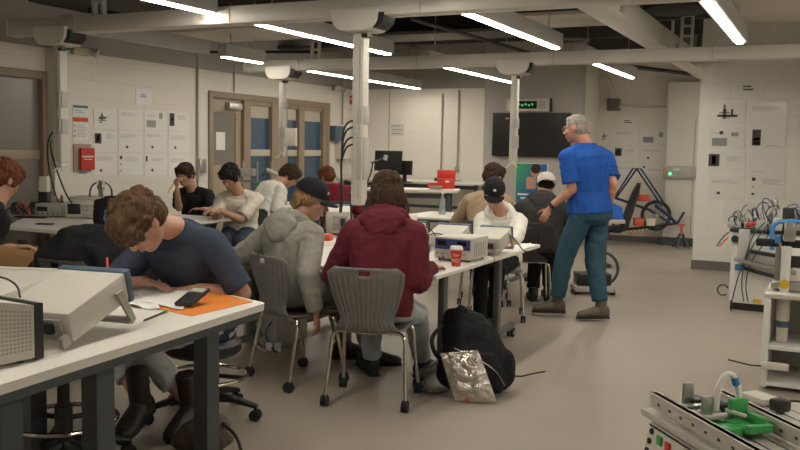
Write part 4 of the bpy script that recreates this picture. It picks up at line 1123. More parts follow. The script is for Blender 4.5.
# electrical closet with control strip
cx0, cx1 = atY(663, 200, 14.75).x, xr0
struct(MB().box2((cx0, 14.75, .12), (cx1, YP, atY(680, 82, 14.75).z)).build('trim_1', 'white_paint', smooth=False))
struct(MB().box2((cx0, 14.73, 0), (cx1, YP, .14)).build('trim_2', 'dark_steel', smooth=False))
for (a_, b_) in (((669, 100), (669, 235)), ((696, 118), (696, 235))):
    p, q = atY(*a_, 14.74), atY(*b_, 14.74)
    pipe([(p.x, 14.745, p.z), (p.x, 14.745, max(.15, q.z))], .006, 'thin seam strip on the white closet, %s' % ('left' if a_[0] < 680 else 'right'), 'beam_grey', 'seam_strip')
p, q = atY(664, 165.5, 14.75), atY(703, 179, 14.75)
t = thing('control_panel', 'grey control strip with a green indicator light on the white closet', 'control panel', ((p.x+q.x)/2, 14.75, (p.z+q.z)/2)); w, h = q.x-p.x, p.z-q.z
MB().box((0, -.03, 0), (w, .06, h), bevel=.006).build('case', 'beam_grey', t)
MB().cyl((-w*.32, -.06, -.03), (-w*.32, -.075, -.03), .018).build('indicator_light', 'led_green', t)
for x, z, m in ((-.44, .05, 'orange'), (-.44, -.05, 'orange'), (-.2, .04, 'white_paint'), (-.12, .04, 'white_paint')): MB().cyl((w*x, -.06, z), (w*x, -.08, z), .02).build('push_button', m, t)
MB().box((w*.2, -.062, 0), (w*.45, .006, h*.7)).build('cover_plate', 'steel', t, smooth=False)

# ------------------------------------------------------------------ easel poster
p, q = atY(516, 163, 11.2), atY(546.5, 204, 11.2)
t = thing('poster_board', 'blue-green poster board with a photo of a person, behind the backwards white cap', 'poster', ((p.x+q.x)/2, 11.2, 0)); w = q.x-p.x; h = p.z-q.z
MB().box((0, .01, p.z-h*.75), (w, .015, h*1.5)).build('board', M['paper'], t, smooth=False)
def poster_mat():
    m = mat('poster_print', (.05, .2, .3), .35); nt = m.node_tree; bs = nt.nodes['Principled BSDF']
    tc = nt.nodes.new('ShaderNodeTexCoord'); sp = nt.nodes.new('ShaderNodeSeparateXYZ'); nt.links.new(tc.outputs['Generated'], sp.inputs[0])
    ad = nt.nodes.new('ShaderNodeMath'); ad.operation = 'MULTIPLY_ADD'; ad.inputs[1].default_value = .6; nt.links.new(sp.outputs['X'], ad.inputs[0])
    m2 = nt.nodes.new('ShaderNodeMath'); m2.operation = 'MULTIPLY'; m2.inputs[1].default_value = -.45; nt.links.new(sp.outputs['Z'], m2.inputs[0]); 
    nt.links.new(m2.outputs[0], ad.inputs[2])
    r = nt.nodes.new('ShaderNodeValToRGB'); r.color_ramp.elements[0].position = -.0; r.color_ramp.elements[0].color = (.05, .3, .12, 1); r.color_ramp.elements[1].position = .5; r.color_ramp.elements[1].color = (.02, .1, .3, 1)
    a2 = nt.nodes.new('ShaderNodeMath'); a2.inputs[1].default_value = .35; nt.links.new(ad.outputs[0], a2.inputs[0]); nt.links.new(a2.outputs[0], r.inputs[0]); nt.links.new(r.outputs[0], bs.inputs['Base Color']); return m
M['poster_print'] = poster_mat()
MB().box((0, 0, p.z-h*.5), (w*.97, .008, h*.98)).build('print', 'poster_print', t, smooth=False)
pt = MB(); zc = p.z-h*.3
pt.box((w*.0, -.006, zc-.1), (w*.3, .003, .16), bevel=.001)
pt.cyl((w*.14, -.005, zc+.05), (w*.14, -.008, zc+.05), .07, seg=20).build('portrait', 'skin', t, smooth=False)
MB().cyl((w*.14, -.009, zc+.09), (w*.14, -.011, zc+.09), .065, seg=20).build('portrait_hair', 'hair_dark', t, smooth=False)
b = MB()
for k in range(3): b.box((-w*.12+(.02*k), -.006, p.z-h*.78-.05*k), (w*(.6-.1*k), .003, .022))
b.build('text_lines', 'paper', t, smooth=False)
for s_ in (-1, 1): MB().cyl((s_*w*.4, .03, p.z-.1), (s_*w*.5, .18, 0), .012).build('easel_leg', 'dark_steel', t)
# ------------------------------------------------------------------ instruments
def place(t, loc, yaw, pitch=0.0): t.location = loc; t.rotation_euler = (pitch, 0, yaw); return t
def scope(loc, yaw, pitch, w, d, h, label, big=True, m='beige_case', bz='bezel_blue'):
    """origin rear bottom centre, front panel at y=d"""
    t = thing('oscilloscope', label, 'oscilloscope'); place(t, loc, yaw, pitch)
    MB().box((0, d/2-.01, h/2+.004), (w, d-.03, h-.008), bevel=.008).build('case', m, t)
    MB().box((0, d-.012, h/2), (w+.014, .035, h+.014), bevel=.009).build('front_bezel', bz, t)
    MB().box((-w*.18, d+.007, h*.55), (w*.5, .004, h*.6)).build('screen', 'screen_dark', t, smooth=False)
    for i in range(3):
        for j in range(2): MB().cyl((w*(.16+.12*i), d+.005, h*(.35+.32*j)), (w*(.16+.12*i), d+.022, h*(.35+.32*j)), .009, seg=10).build('knob', 'black_plastic', t)
    # rear recess, terminal block, rear feet
    r = MB().box((w*.08, -.001, h*.5), (w*.62, .012, h*.62), bevel=.003).build('rear_panel', 'beige_dark', t)
    MB().box((w*.2, -.012, h*.55), (w*.2, .02, h*.35), bevel=.003).build('power_inlet', 'black_plastic', r)
    MB().box((-w*.1, -.010, h*.6), (w*.18, .014, h*.2), bevel=.003).build('port', 'steel', r)
    for s_ in (-1, 1):
        MB().box((s_*w*.44, -.02, h*.2), (.02, .045, h*.35), bevel=.004).build('rear_foot', 'beige_dark', t)
    if big:
        # carrying handle folded down as a stand
        ang = -pitch
        zf = -(math.sin(pitch)*(d*.74))/max(.2, math.cos(pitch))
        pts = [V((s_, 0, 0)) for s_ in (0,)]
        for s_ in (-1, 1):
            MB().prism([(d*.70, h*.62), (d*.80, h*.62), (d*.93, zf+.012), (d*.88, zf+.002), (d*.86, zf+.002)], s_*(w/2+.004), s_*(w/2+.016), lambda p: V((p.z, p.x, p.y))).build('stand_arm', 'beige_dark', t)
        MB().box((0, d*.87, zf+.014), (w+.03, .045, .012), bevel=.004).build('stand_bar', 'beige_dark', t)
    return t
t = scope((-2.548, 2.251, TZ+.014), .173, .284, .30, .393, .122, 'large beige oscilloscope tilted on its stand at the left of the foreground workbench')
# second one behind it
p = at(8, 292, TZ); p = atD(12, 300, 3.55)
q_ = cw(-1.73, 3.46)
t2 = scope((q_.x, q_.y, TZ+.014), .33, .06, .34, .5, .12, 'beige oscilloscope lying behind the large tilted one, at the left edge', bz='beige_case')
# perforated power unit at the lower left
c0 = at(36, 361, TZ); c1 = at(0, 369, TZ); dr = (c1-c0).normalized(); Ld = .36
t = thing('power_supply', 'beige unit with round vent holes and black bezel, in the lower left corner', 'power supply', (c0.x, c0.y, TZ), math.atan2(dr.y, dr.x))
# local x runs to the left along the visible side, local -y into the table
sgn = 1 if V((-dr.y, dr.x, 0)).dot(n_) > 0 else -1
def T_(p): return V((p.x, sgn*p.z, p.y))
MB().prism([(.0, .012), (Ld, .012), (Ld, .27), (.0, .19)], 0, .24, T_).build('case', 'beige_case', t, smooth=False)
MB().prism([(-.028, .006), (.004, .006), (.004, .2), (-.028, .195)], -.004, .244, T_).build('bezel', 'black_plastic', t, smooth=False)
b = MB()
for i in range(9):
    for j in range(11):
        x = .02+i*.0145; z = .045+j*.0125*(1+.02*i)
        b.cyl((x, -sgn*.0002, z), (x, -sgn*.0014, z), .0042, seg=8)
b.build('vent_hole', 'beige_dark', t, smooth=False)['kind'] = 'stuff'
MB().box((.2, -sgn*.001, .05), (.1, .002, .03)).build('rating_label', 'paper', t, smooth=False)
for x in (.04, Ld-.05): MB().cyl((x, sgn*.03, 0), (x, sgn*.03, .014), .012).build('foot', 'black_rubber', t)
# cable over the top
ca = atD(0, 277, 3.3); cb = atD(19, 292, 3.05)
o = MB().tube([V((0, 0, 0)), (atD(8, 279, 3.25)-ca), (atD(18, 286, 3.1)-ca), (atD(20, 297, 3.02)-ca)], .004, 8, 2).build('power_cable', 'black_rubber'); o.location = ca; tag(o, 'thin black cable lying over the beige units at lower left', 'cable')

# foreground papers
def flat_poly(pts, z, m, name, label, cat, thick=.0015, wave=0):
    P = [at(x, y, z) for x, y in pts]; c = sum(P, V())/len(P)
    b = MB().prism([(p.x-c.x, p.y-c.y) for p in P], 0, thick); o = b.build(name, m, smooth=False); o.location = (c.x, c.y, z); return tag(o, label, cat)
flat_poly([(150, 307), (192, 316.5), (253, 302), (214, 291)], TZ+.0005, 'orange', 'folder', 'orange folder on the foreground workbench, under the calculator', 'folder')
def sheet_pile(pts, z, name, label, amp, seed):
    P = [at(x, y, z) for x, y in pts]; c = sum(P, V())/4
    def f(u, v):
        p = (P[0]*(1-u)+P[1]*u)*(1-v)+(P[3]*(1-u)+P[2]*u)*v - c
        p.z = max(.001, amp*(.5+noise.noise(V((u*2.5, v*2.5, seed)))*1.3+ .5*abs(u-.5)*v)); return p
    o = MB().grid(f, 20, 14).build(name, 'paper', None, solid=.001); o.location = c; return tag(o, label, 'paper')
sheet_pile([(137, 286), (194, 285.5), (183, 311), (140, 303)], TZ+.002, 'paper_sheet', 'white sheet of paper under the hand of the person in navy', .008, 3)
sheet_pile([(128, 296), (152, 297), (160, 311), (126, 306)], TZ+.003, 'paper_sheet', 'crumpled white sheet beside the tilted oscilloscope', .009, 5)
# calculator
p = at(193, 300, TZ); q = at(202, 288, TZ)
yaw = math.atan2((q-p).y, (q-p).x)-PI/2
t = thing('calculator', 'black scientific calculator lying on the orange folder', 'calculator'); t.location = at(193, 299, TZ+.03); t.rotation_euler = (.3, 0, YAW-.35)
L = .17; W = .088
MB().box((0, 0, .011), (W, L, .018), bevel=.005).build('body', 'black_plastic', t)
MB().box((0, L*.3, .021), (W*.8, L*.22, .003)).build('display', 'beam_grey', t, smooth=False)
for i in range(5):
    for j in range(6): MB().box((-W*.36+i*W*.18, -L*.42+j*L*.1, .0215), (W*.12, L*.06, .005), bevel=.001).build('key', 'dark_steel', t)
# pen
a, b_ = at(145, 320, TZ+.006), at(167, 311, TZ+.006); d_ = (b_-a); 
t = thing('ballpoint_pen', 'green and black pen lying on the foreground workbench', 'pen', tuple((a+b_)/2), math.atan2(d_.y, d_.x)); L = d_.length
MB().cyl((-L*.5, 0, 0), (L*.38, 0, 0), .0042).cyl((-L*.58, 0, 0), (-L*.5, 0, 0), .001, .0042).build('barrel', 'black_plastic', t)
MB().cyl((L*.38, 0, 0), (L*.5, 0, 0), .0045).box((L*.36, 0, .005), (.03, .002, .002)).build('cap', 'green_plastic', t)
# pencil in the hand of the person in navy, red
a = atD(107, 258, 4.35); b_ = atD(108, 276, 4.3)
tag(MB().cyl(a, b_, .006, seg=8).cyl(b_, b_+(b_-a).normalized()*.02, .006, .001, seg=8).build('pencil', 'red_soft'), 'red pencil standing up beside the tilted oscilloscope', 'pencil')

# ------------------------------------------------------------------ middle table
MT = .745
t = thing('power_supply', 'beige bench power supply with a dark blue panel, behind the red cup', 'power supply', (-2.262, 5.452, MT), -.04)
w, d, h = .27, .293, .16
MB().box((0, d/2, h/2+.008), (w, d, h-.01), bevel=.006).build('case', 'beige_case', t)
MB().box((0, -.002, h*.72), (w*.96, .008, h*.44), bevel=.002).build('blue_panel', 'navy_panel', t)
for x in (-.33, .22): MB().box((x*w+.01, -.008, h*.76), (w*.24, .004, h*.2)).build('meter_display', 'screen_dark', t, smooth=False)
for i in range(6): MB().cyl((-w*.42+i*w*.15, -.002, h*.33), (-w*.42+i*w*.15, -.02, h*.33), .009, seg=12).build('knob', 'beige_dark', t)
for i in range(3): MB().cyl((-w*.36+i*w*.12, -.002, h*.14), (-w*.36+i*w*.12, -.016, h*.14), .006, seg=10).build('terminal', ('red', 'black_plastic', 'steel')[i], t)
b = MB()
for j in range(7): b.box((w/2+.001, .06+j*.03, h*.5), (.002, .006, h*.6))
b.build('vent_slot', 'beige_dark', t, smooth=False)['kind'] = 'stuff'
for x in (-1, 1):
    for y in (.03, d-.03): MB().cyl((x*w*.4, y, 0), (x*w*.4, y, .014), .011).build('foot', 'black_rubber', t)
scope((-2.2, 5.9, MT+.012), .05, .2, .235, .32, .115, 'beige oscilloscope on the middle table, in front of the person in the white hoodie')
scope((-2.56, 6.0, MT+.012), .1, .2, .25, .3, .11, 'beige oscilloscope on the middle table, behind the blue-panelled power supply')
scope((-2.93, 6.02, MT+.012), .12, .2, .25, .3, .11, 'beige oscilloscope with blue edge, just right of the maroon hoodie')
p = at(338, 236, MT)
scope((p.x, p.y, MT+.012), .5, .15, .2, .26, .2, 'beige upright instrument between the grey hoodie and the maroon hoodie')
# small tablet stand with a red and dark display
p = at(419, 256, MT)
t = thing('handheld_meter', 'tilted meter with red and dark display beside the maroon sleeve', 'meter', (p.x, p.y, MT), .5)
MB().box((0, 0, .1), (.12, .03, .2), Matrix.Rotation(-.25, 3, 'X'), bevel=.008).build('case', 'beige_case', t)
MB().box((-.0, -.02, .12), (.095, .006, .11), Matrix.Rotation(-.25, 3, 'X')).build('display', 'screen_dark', t, smooth=False)
MB().box((-.0, -.02, .06), (.08, .01, .03), Matrix.Rotation(-.25, 3, 'X')).build('red_strip', 'red_soft', t, smooth=False)
# cables over the instruments
for k, (pts, m, lab) in enumerate(((((416, 246), (424, 236), (438, 232), (452, 240)), 'black_rubber', 'black cable looping over the blue-panelled power supply'), (((508, 234), (516, 240), (522, 250), (528, 252)), 'black_rubber', 'black cable beside the oscilloscope in front of the white hoodie'), (((404, 238), (414, 230), (428, 226), (436, 236)), 'black_rubber', 'black cable arching left of the power supply'))):
    P = [atD(x, y, 6.15) for x, y in pts]; o = MB().tube([q-P[0] for q in P], .004, 6, 3).build('cable', m); o.location = P[0]; tag(o, lab, 'cable')
# cup
p = at(456, 266, MT)
t = thing('coffee_cup', 'red paper coffee cup with white lid and lettering on the middle table', 'cup', (p.x, p.y, MT), .45)
sc_ = 1.0
MB().lathe([(.027, 0), (.029, .003), (.0405, .108), (.039, .11)], seg=28).build('cup_body', 'red', t)
MB().lathe([(.042, .106), (.0435, .109), (.0435, .117), (.040, .12), (.038, .13), (.033, .131), (.032, .124), (.001, .124)], seg=28).build('lid', 'paper', t)
def curved_text(txt, z, size, r, parent, m, a0, rot=0.0):
    cu = bpy.data.curves.new('lettering', 'FONT'); cu.body = txt; cu.size = size; cu.align_x = 'CENTER'; cu.extrude = .0006; cu.resolution_u = 3
    o = bpy.data.objects.new('lettering', cu); C.objects.link(o)
    dg = bpy.context.evaluated_depsgraph_get(); me = bpy.data.meshes.new_from_object(o.evaluated_get(dg)); bpy.data.objects.remove(o)
    for v in me.vertices:
        x, y = v.co.x, v.co.y; x, y = x*math.cos(rot)-y*math.sin(rot), x*math.sin(rot)+y*math.cos(rot)
        zz = z+y; rr = r(zz)+v.co.z+.0006; a = a0 + x/rr; v.co = (rr*math.cos(a), rr*math.sin(a), zz)
    me.materials.append(M[m]); o = bpy.data.objects.new('lettering', me); C.objects.link(o); o.parent = parent; return o
rcup = lambda z: .029+(.0405-.029)*z/.108
fa = math.atan2(-p.y, -p.x)-.45
curved_text('Tim', .066, .026, rcup, t, 'paper', fa, .15); curved_text('Hortons', .04, .021, rcup, t, 'paper', fa, .15)
b = MB(); 
for k in range(9):
    a = fa-.8+k*.2; b.box(((rcup(.03)+.0008)*math.cos(a), (rcup(.03)+.0008)*math.sin(a), .033+.004*math.sin(k)), (.003, .008, .002), a)
b.build('swoosh', 'paper', t, smooth=False)
# paper in front of the white hoodie
flat_poly([(505, 247), (531, 243), (533, 247), (512, 251)], MT+.001, 'paper', 'paper_sheet', 'sheet of paper at the right end of the middle table', 'paper')
flat_poly([(400, 262), (428, 259), (432, 268), (402, 272)], MT+.001, 'paper', 'paper_sheet', 'sheet of paper under the hand of the person in maroon', 'paper')
# tangled probes between grey and maroon hoodies
random.seed(5)
for k, (px, py, m, lab) in enumerate(((332, 226, 'black_plastic', 'black breadboard box on the middle table left of the maroon hoodie'), (322, 232, 'red_soft', 'red-edged device on the middle table right of the grey hoodie'))):
    p = at(px, py+8, MT); t = tag(MB().box((0, 0, .025), (.16, .11, .05), .3, bevel=.006).build('breadboard', m), lab, 'breadboard'); t.location = (p.x, p.y, MT)
p = at(330, 232, MT); o = MB().ell((0, 0, .07), .007).cyl((0, 0, 0), (0, 0, .065), .012).build('indicator_lamp', 'led_blue'); o.location = (p.x, p.y, MT); tag(o, 'small glowing blue indicator on the middle table', 'lamp')
# white box and blue arm with yellow clip beyond the maroon head
p = at(346, 205, MT)
tag(MB().box((0, 0, .1), (.42, .3, .2), .2, bevel=.01).build('equipment_box', 'tile_white'), 'white equipment box left of the long-haired head', 'box').location = (-3.3, 6.55, MT)
a, b_ = atD(350, 193, 6.6), atD(358, 178, 6.6)
t = thing('soldering_arm', 'blue and white articulated arm left of the long-haired head', 'arm', a)
MB().cyl((0, 0, 0), b_-a, .008).build('upper_arm', 'sky_blue', t); MB().cyl(b_-a, atD(364, 175, 6.6)-a, .012).build('head', 'tile_white', t); MB().cyl((0, 0, 0), V((.02, .02, MT-a.z)), .006).build('lower_arm', 'black_plastic', t)
# black cables from thick column
xc = atY(352, 130, yb1)
for k, (py, lab) in enumerate(((121, 'topmost'), (127.5, 'second'), (137.5, 'third'), (144.5, 'lowest'))):
    D_ = 6.25
    P = [atD(353, py, D_), atD(351, py, D_), atD(346, py+3, D_), atD(342.5, py+13, D_), atD(341.5-.3*k, 165, D_), atD(341+.5*k, 195, D_), atD(340+.4*k, 212, D_+.1)]
    o = MB().tube([q-P[0] for q in P], .007, 8, 2).build('power_cord', 'black_rubber'); o.location = P[0]-col_thick.location; o.parent = col_thick
# cords at left column
for k, (pts, lab) in enumerate((([(53, 132), (49, 137), (47, 150), (49, 170), (54, 190), (58, 202)], 'left'), ([(51, 140), (50, 148), (55, 165), (62, 185), (68, 198), (72, 203)], 'right'))):
    P = [atD(x, y, 7.7) for x, y in pts]; o = MB().tube([q-P[0] for q in P], .007, 8, 2).build('power_cord', 'black_rubber'); o.location = P[0]-col_left.location; o.parent = col_left
# white panel on the column by the doors
p, q = atY(285, 128, yb2-.1), atY(294.5, 146, yb2-.1)
o = MB().box(((p.x+q.x)/2+.0, yb2-.075, (p.z+q.z)/2), (q.x-p.x+.02, .05, p.z-q.z), bevel=.006).build('notice_panel', 'tile_white'); o.location = -col_door.location; o.parent = col_door

# ------------------------------------------------------------------ left table
def on_left(px, py): return at(px, py, MT)
def instr(px, py, w, d, h, yaw, label, name='function_generator', scr=False, m='beige_case'):
    p = at(px, py, MT); t = thing(name, label, 'instrument', (p.x, p.y, MT), yaw)
    MB().box((0, d/2, h/2+.006), (w, d, h-.006), bevel=.006).build('case', m, t)
    if scr:
        MB().box((-w*.2, -.003, h*.55), (w*.45, .006, h*.6), bevel=.002).build('screen', 'screen_dark', t)
        for i in range(3):
            for j in range(3): MB().cyl((w*(.14+.13*i), 0, h*(.25+.25*j)), (w*(.14+.13*i), -.015, h*(.25+.25*j)), .009, seg=10).build('knob', 'beige_dark', t)
    else:
        MB().box((-w*.22, -.003, h*.62), (w*.4, .006, h*.35)).build('display', 'screen_dark', t, smooth=False)
        for i in range(5): MB().cyl((-w*.4+i*w*.2, 0, h*.25), (-w*.4+i*w*.2, -.012, h*.25), .007, seg=10).build('knob', 'black_plastic', t)
    return t
instr(80, 218.5, .29, .2, .17, .42, 'beige oscilloscope with small dark screen on the left table', 'oscilloscope', True)
instr(48, 217, .26, .16, .13, .42, 'grey function generator on the left table', m='beam_grey')
instr(43, 214.5, .3, .1, .16, .4, 'pale instrument behind the grey function generator', m='beige_dark')
t = thing('robot_gripper_model', 'small dome-shaped wire gripper model on a tray, below the wall sheets', 'model', atD(101, 196.5, 9.3), .3)
for k in range(6):
    a = k*PI/3; MB().tube([(.13*math.cos(a), .13*math.sin(a), 0), (.12*math.cos(a), .12*math.sin(a), .1), (.05*math.cos(a), .05*math.sin(a), .15)], .007, 6, 2).build('rib', 'dark_steel', t)
MB().cyl((0, 0, .0), (0, 0, .17), .025).ell((0, 0, .1), .04).build('hub', 'steel', t)
zt_ = atD(101, 197, 9.3).z
p = atD(100, 199, 9.35)
t = thing('equipment_cart', 'grey-topped stand holding the wire gripper model behind the left table', 'cart', (p.x-.05, p.y+.1, 0), .45)
MB().box((0, 0, zt_-.02), (.62, .36, .035), bevel=.006).build('tray', 'table_edge', t)
for x in (-.25, .25): MB().box((x, 0, (zt_-.04)/2), (.04, .3, zt_-.04)).build('leg', 'dark_steel', t, smooth=False)
# wiring rig at far left of the table
t = thing('wiring_rig', 'open frame rig of black and red wires on the left table', 'test rig', at(25, 216.5, MT), .4)
MB().box((0, 0, .01), (.34, .2, .02)).build('base_plate', 'beige_dark', t, smooth=False)
random.seed(9)
for k in range(7):
    x = random.uniform(-.14, .14); MB().tube([(x, .05, .02), (x+random.uniform(-.06, .06), .0, .13), (x+random.uniform(-.1, .1), -.05, .14), (x+random.uniform(-.1, .1), -.04, .02)], .006, 6, 2).build('wire', ('black_rubber', 'black_rubber', 'red_soft')[k % 3], t)
MB().torus((-.08, 0, .08), .06, .012, Matrix.Rotation(1.2, 3, 'X')).build('coil', 'dark_steel', t)
t = thing('bench_camera', 'white and black upright device near the left service column', 'device', at(45, 215.3, MT), .4)
MB().box((0, 0, .12), (.1, .09, .24), bevel=.01).build('body', 'black_plastic', t); MB().box((0, 0, .32), (.09, .08, .16), bevel=.01).build('head', 'tile_white', t)
t = thing('bottle', 'small dark bottle behind the oscilloscope on the left table', 'bottle', at(62, 214.5, MT)); MB().lathe([(.03, 0), (.032, .01), (.032, .12), (.012, .15), (.012, .18)]).build('body', 'ink', t); MB().cyl((0, 0, .18), (0, 0, .2), .014).build('cap', 'red_soft', t)
flat_poly([(15, 221), (30, 218.5), (42, 221), (26, 224)], MT+.001, 'paper', 'paper_sheet', 'sheet of paper at the left end of the left table', 'paper')
p = at(45, 224.5, MT); t = tag(MB().box((0, 0, .006), (.15, .075, .01), .3, bevel=.003).build('phone', 'black_plastic'), 'black phone lying on the left table', 'phone'); t.location = (p.x, p.y, MT)
p = at(31, 218, MT); t = tag(MB().box((0, 0, .01), (.3, .08, .02), .4, bevel=.003).build('keyboard', 'black_plastic'), 'black bar-shaped keyboard on the left table', 'keyboard'); t.location = (p.x, p.y, MT)
# ------------------------------------------------------------------ soft things: bags, jacket
def soft(name, label, cat, loc, b, m, vox=.01, wr=(.008, 9, 1), sm=3, parent=None):
    o = remeshed(b, name, m, vox, parent, Matrix.Identity(4), sm, wr); o.location = loc
    if label: tag(o, label, cat)
    return o
# black jacket heaped over a chair
c = atD(92, 262, 5.3); c.z = 0
make_chair('chair_dark', 'dark chair buried under the black jacket', (c.x, c.y, 0), face_rz(.5, 1))
X_, Y_ = cd(1, 0), cd(0, 1)
b = MB()
def cl(x, d, z): return X_*x + Y_*d + V((0, 0, z))
b.loft([(cl(-.37, 0, .62), Y_*.1, V((0, 0, .1))), (cl(-.28, 0, .72), Y_*.17, V((0, 0, .16))), (cl(-.12, 0, .8), Y_*.2, V((0, 0, .19))), (cl(.1, .02, .8), Y_*.2, V((0, 0, .19))), (cl(.26, .02, .79), Y_*.16, V((0, 0, .17))), (cl(.36, 0, .72), Y_*.1, V((0, 0, .12)))], 18)
b.loft([(cl(-.3, 0, .5), X_*.1, Y_*.1), (cl(-.22, -.05, .7), X_*.1, Y_*.1), (cl(-.1, -.1, .9), X_*.07, Y_*.09)], 12)
b.loft([(cl(.3, -.15, .5), X_*.1, Y_*.08), (cl(.22, -.12, .7), X_*.12, Y_*.1), (cl(.05, -.1, .9), X_*.1, Y_*.08)], 12)
b.ell(cl(-.05, 0, .94), (.16, .12, .05)); b.ell(cl(.18, 0, .93), (.13, .1, .05)); b.box(cl(0, 0, .6), (.5, .3, .35), YAW)
jk = soft('jacket', 'black puffy jacket heaped over a chair, behind the tilted oscilloscope', 'jacket', (c.x, c.y, 0), b, 'c_black', .011, (.022, 6, 2))
# black bag on left table
p = at(106, 226, MT)
b = MB().box((0, .0, .12), (.3, .2, .22), YAW+.1).ell((0, 0, .2), (.14, .1, .07)).ell((-.12, .0, .08), (.06, .1, .08))
bg = soft('shoulder_bag', 'black bag slumped on the left table beside the oscilloscope', 'bag', (p.x+.02, p.y+.08, MT), b, 'c_black', .012, (.014, 9, 4))
MB().tube([(-.14, -.1, .03), (-.1, -.14, .18), (0, -.1, .27), (.1, -.05, .22)], .012, 8, 2).build('strap', 'black_rubber', bg)
MB().box((.0, -.12, .1), (.03, .01, .1), .4).build('buckle', 'sky_blue', bg, smooth=False)
# backpack on the floor
p = at(473, 391, 0)
px_, py_ = cd(1, -.1), cd(.1, 1)
def bl(x, d, z): return px_*x + py_*d + V((0, 0, z))
b = MB()
b.loft([(bl(.02, .0, .02), px_*.19, py_*.13), (bl(.02, .0, .12), px_*.205, py_*.15), (bl(-.0, .04, .26), px_*.195, py_*.145), (bl(-.04, .08, .38), px_*.165, py_*.12), (bl(-.08, .11, .46), px_*.12, py_*.09), (bl(-.1, .12, .49), px_*.06, py_*.05)], 20)
b.loft([(bl(.04, -.13, .04), px_*.14, py_*.06), (bl(.03, -.13, .16), px_*.15, py_*.07), (bl(.0, -.1, .26), px_*.13, py_*.05)], 16)
b.ell(bl(.2, .02, .14), (.05, .09, .12)); b.ell(bl(-.17, .02, .12), (.05, .09, .1))
bp = soft('backpack', 'black backpack standing on the floor beside the middle table', 'backpack', (p.x, p.y, .004), b, 'c_black', .008, (.009, 10, 3))
MB().tube([bl(-.12, .07, .46), bl(-.1, .04, .53), bl(-.05, .06, .5), bl(-.04, .05, .46)], .01, 8, 2).build('handle', 'black_rubber', bp)
MB().tube([bl(-.2, .02, .4), bl(-.27, -.02, .33), bl(-.25, -.03, .24), bl(-.2, .0, .18)], .014, 8, 2).build('shoulder_strap', 'black_plastic', bp)
MB().tube([bl(.2, -.02, .12), bl(.28, -.05, .11), bl(.36, -.03, .13), bl(.44, -.0, .14)], .005, 6, 2).build('strap_end', 'black_rubber', bp)
MB().tube([bl(-.12, -.16, .3), bl(0, -.185, .26), bl(.14, -.19, .18), bl(.19, -.15, .08)], .0035, 6, 2).build('zipper', 'steel', bp)
MB().tube([bl(-.16, -.12, .02), bl(-.24, -.16, .012), bl(-.3, -.12, .012), bl(-.34, -.1, .012)], .006, 6, 2).build('loose_strap', 'black_rubber', bp)
# silver crumpled bag leaning on it
defm('foil', (.52, .47, .42), .26, .75, bump=.9, bscale=22)
b = MB(); q = at(476, 402, 0)
ex, ez = cd(.95, -.1), V((0, 0, 1)); ed = cd(.1, 1)
def fb(u, v):
    a = u*2-1; w_ = .125-.012*v
    p_ = ex*(a*w_ - .11*v + .0) + ez*(v*.27+.008+.03*(a+1)*v*.5) + ed*(v*.06-.03)
    n_k = noise.noise(V((u*5, v*6, 1)))*.02 + noise.noise(V((u*12, v*12, 5)))*.008
    return p_ - ed*(.032*math.sin(PI*u)*math.sin(PI*min(1, v*1.05))+n_k*math.sin(PI*u))
b.grid(fb, 46, 50)
o = b.build('foil_bag', 'foil', None, solid=.012); o.location = (q.x, q.y, 0); tag(o, 'crumpled silver plastic bag leaning against the black backpack', 'bag')
MB().box(ex*-.02+ez*.02-ed*.02, (.1, .03, .02), YAW, bevel=.006).build('orange_contents', 'red_soft', o)
# striped bag behind near bench leg
p = at(236, 440, 0)
b = MB().ell((0, 0, .08), (.14, .1, .08)).ell((-.08, -.03, .06), (.08, .08, .06)).ell((.04, .03, .13), (.08, .06, .05))
o = soft('cloth_bag', 'dark brown cloth bag on the floor behind the foreground bench leg', 'bag', (at(206, 436, .08).x, at(206, 436, .08).y, 0), b, 't_khaki', .01, (.012, 12, 8))
o.data.materials[0] = M['shoe_brown']
MB().tube([(.1, 0, .16), (.2, -.02, .12), (.24, -.03, .03), (.27, -.04, .012)], .008, 6, 2).build('strap', 'black_rubber', o)
# cabinet + black box left of the grey hoodie chair
p = at(262, 352, 0)
t = thing('equipment_cart', 'low grey cabinet with a black front panel above it, left of the grey hoodie', 'cart', (p.x-.1, p.y+.2, 0), YAW-.35)
MB().box((0, .15, .14), (.34, .4, .26), bevel=.006).build('lower_case', 'beige_dark', t)
MB().box((.02, -.055, .14), (.2, .01, .18)).build('vent_panel', 'beam_grey', t, smooth=False)
MB().box((0, .15, .3), (.5, .4, .04), bevel=.004).build('shelf', 'beige_dark', t)
MB().box((0, .15, .48), (.44, .38, .3), bevel=.006).build('black_case', 'black_plastic', t)
MB().box((0, .15, .66), (.46, .42, .06), bevel=.006).build('top_case', 'beige_case', t)
for i in range(6): MB().cyl((-.16+.06*i, -.055, .665), (-.16+.06*i, -.075, .665), .008).build('socket', 'black_plastic', t)
for i in range(3):
    MB().tube([(-.02+.05*i, -.06, .2), (-.06+.05*i, -.12, .12), (.0+.06*i, -.14, .01), (.1+.05*i, -.2, .008)], .005, 6, 2).build('wire', ('paper', 'beam_grey', 'black_rubber')[i], t)
for i in range(2): MB().cyl((.1+.07*i, -.14, 0), (.1+.07*i, -.14, .06), .025).build('caster', 'paper', t)

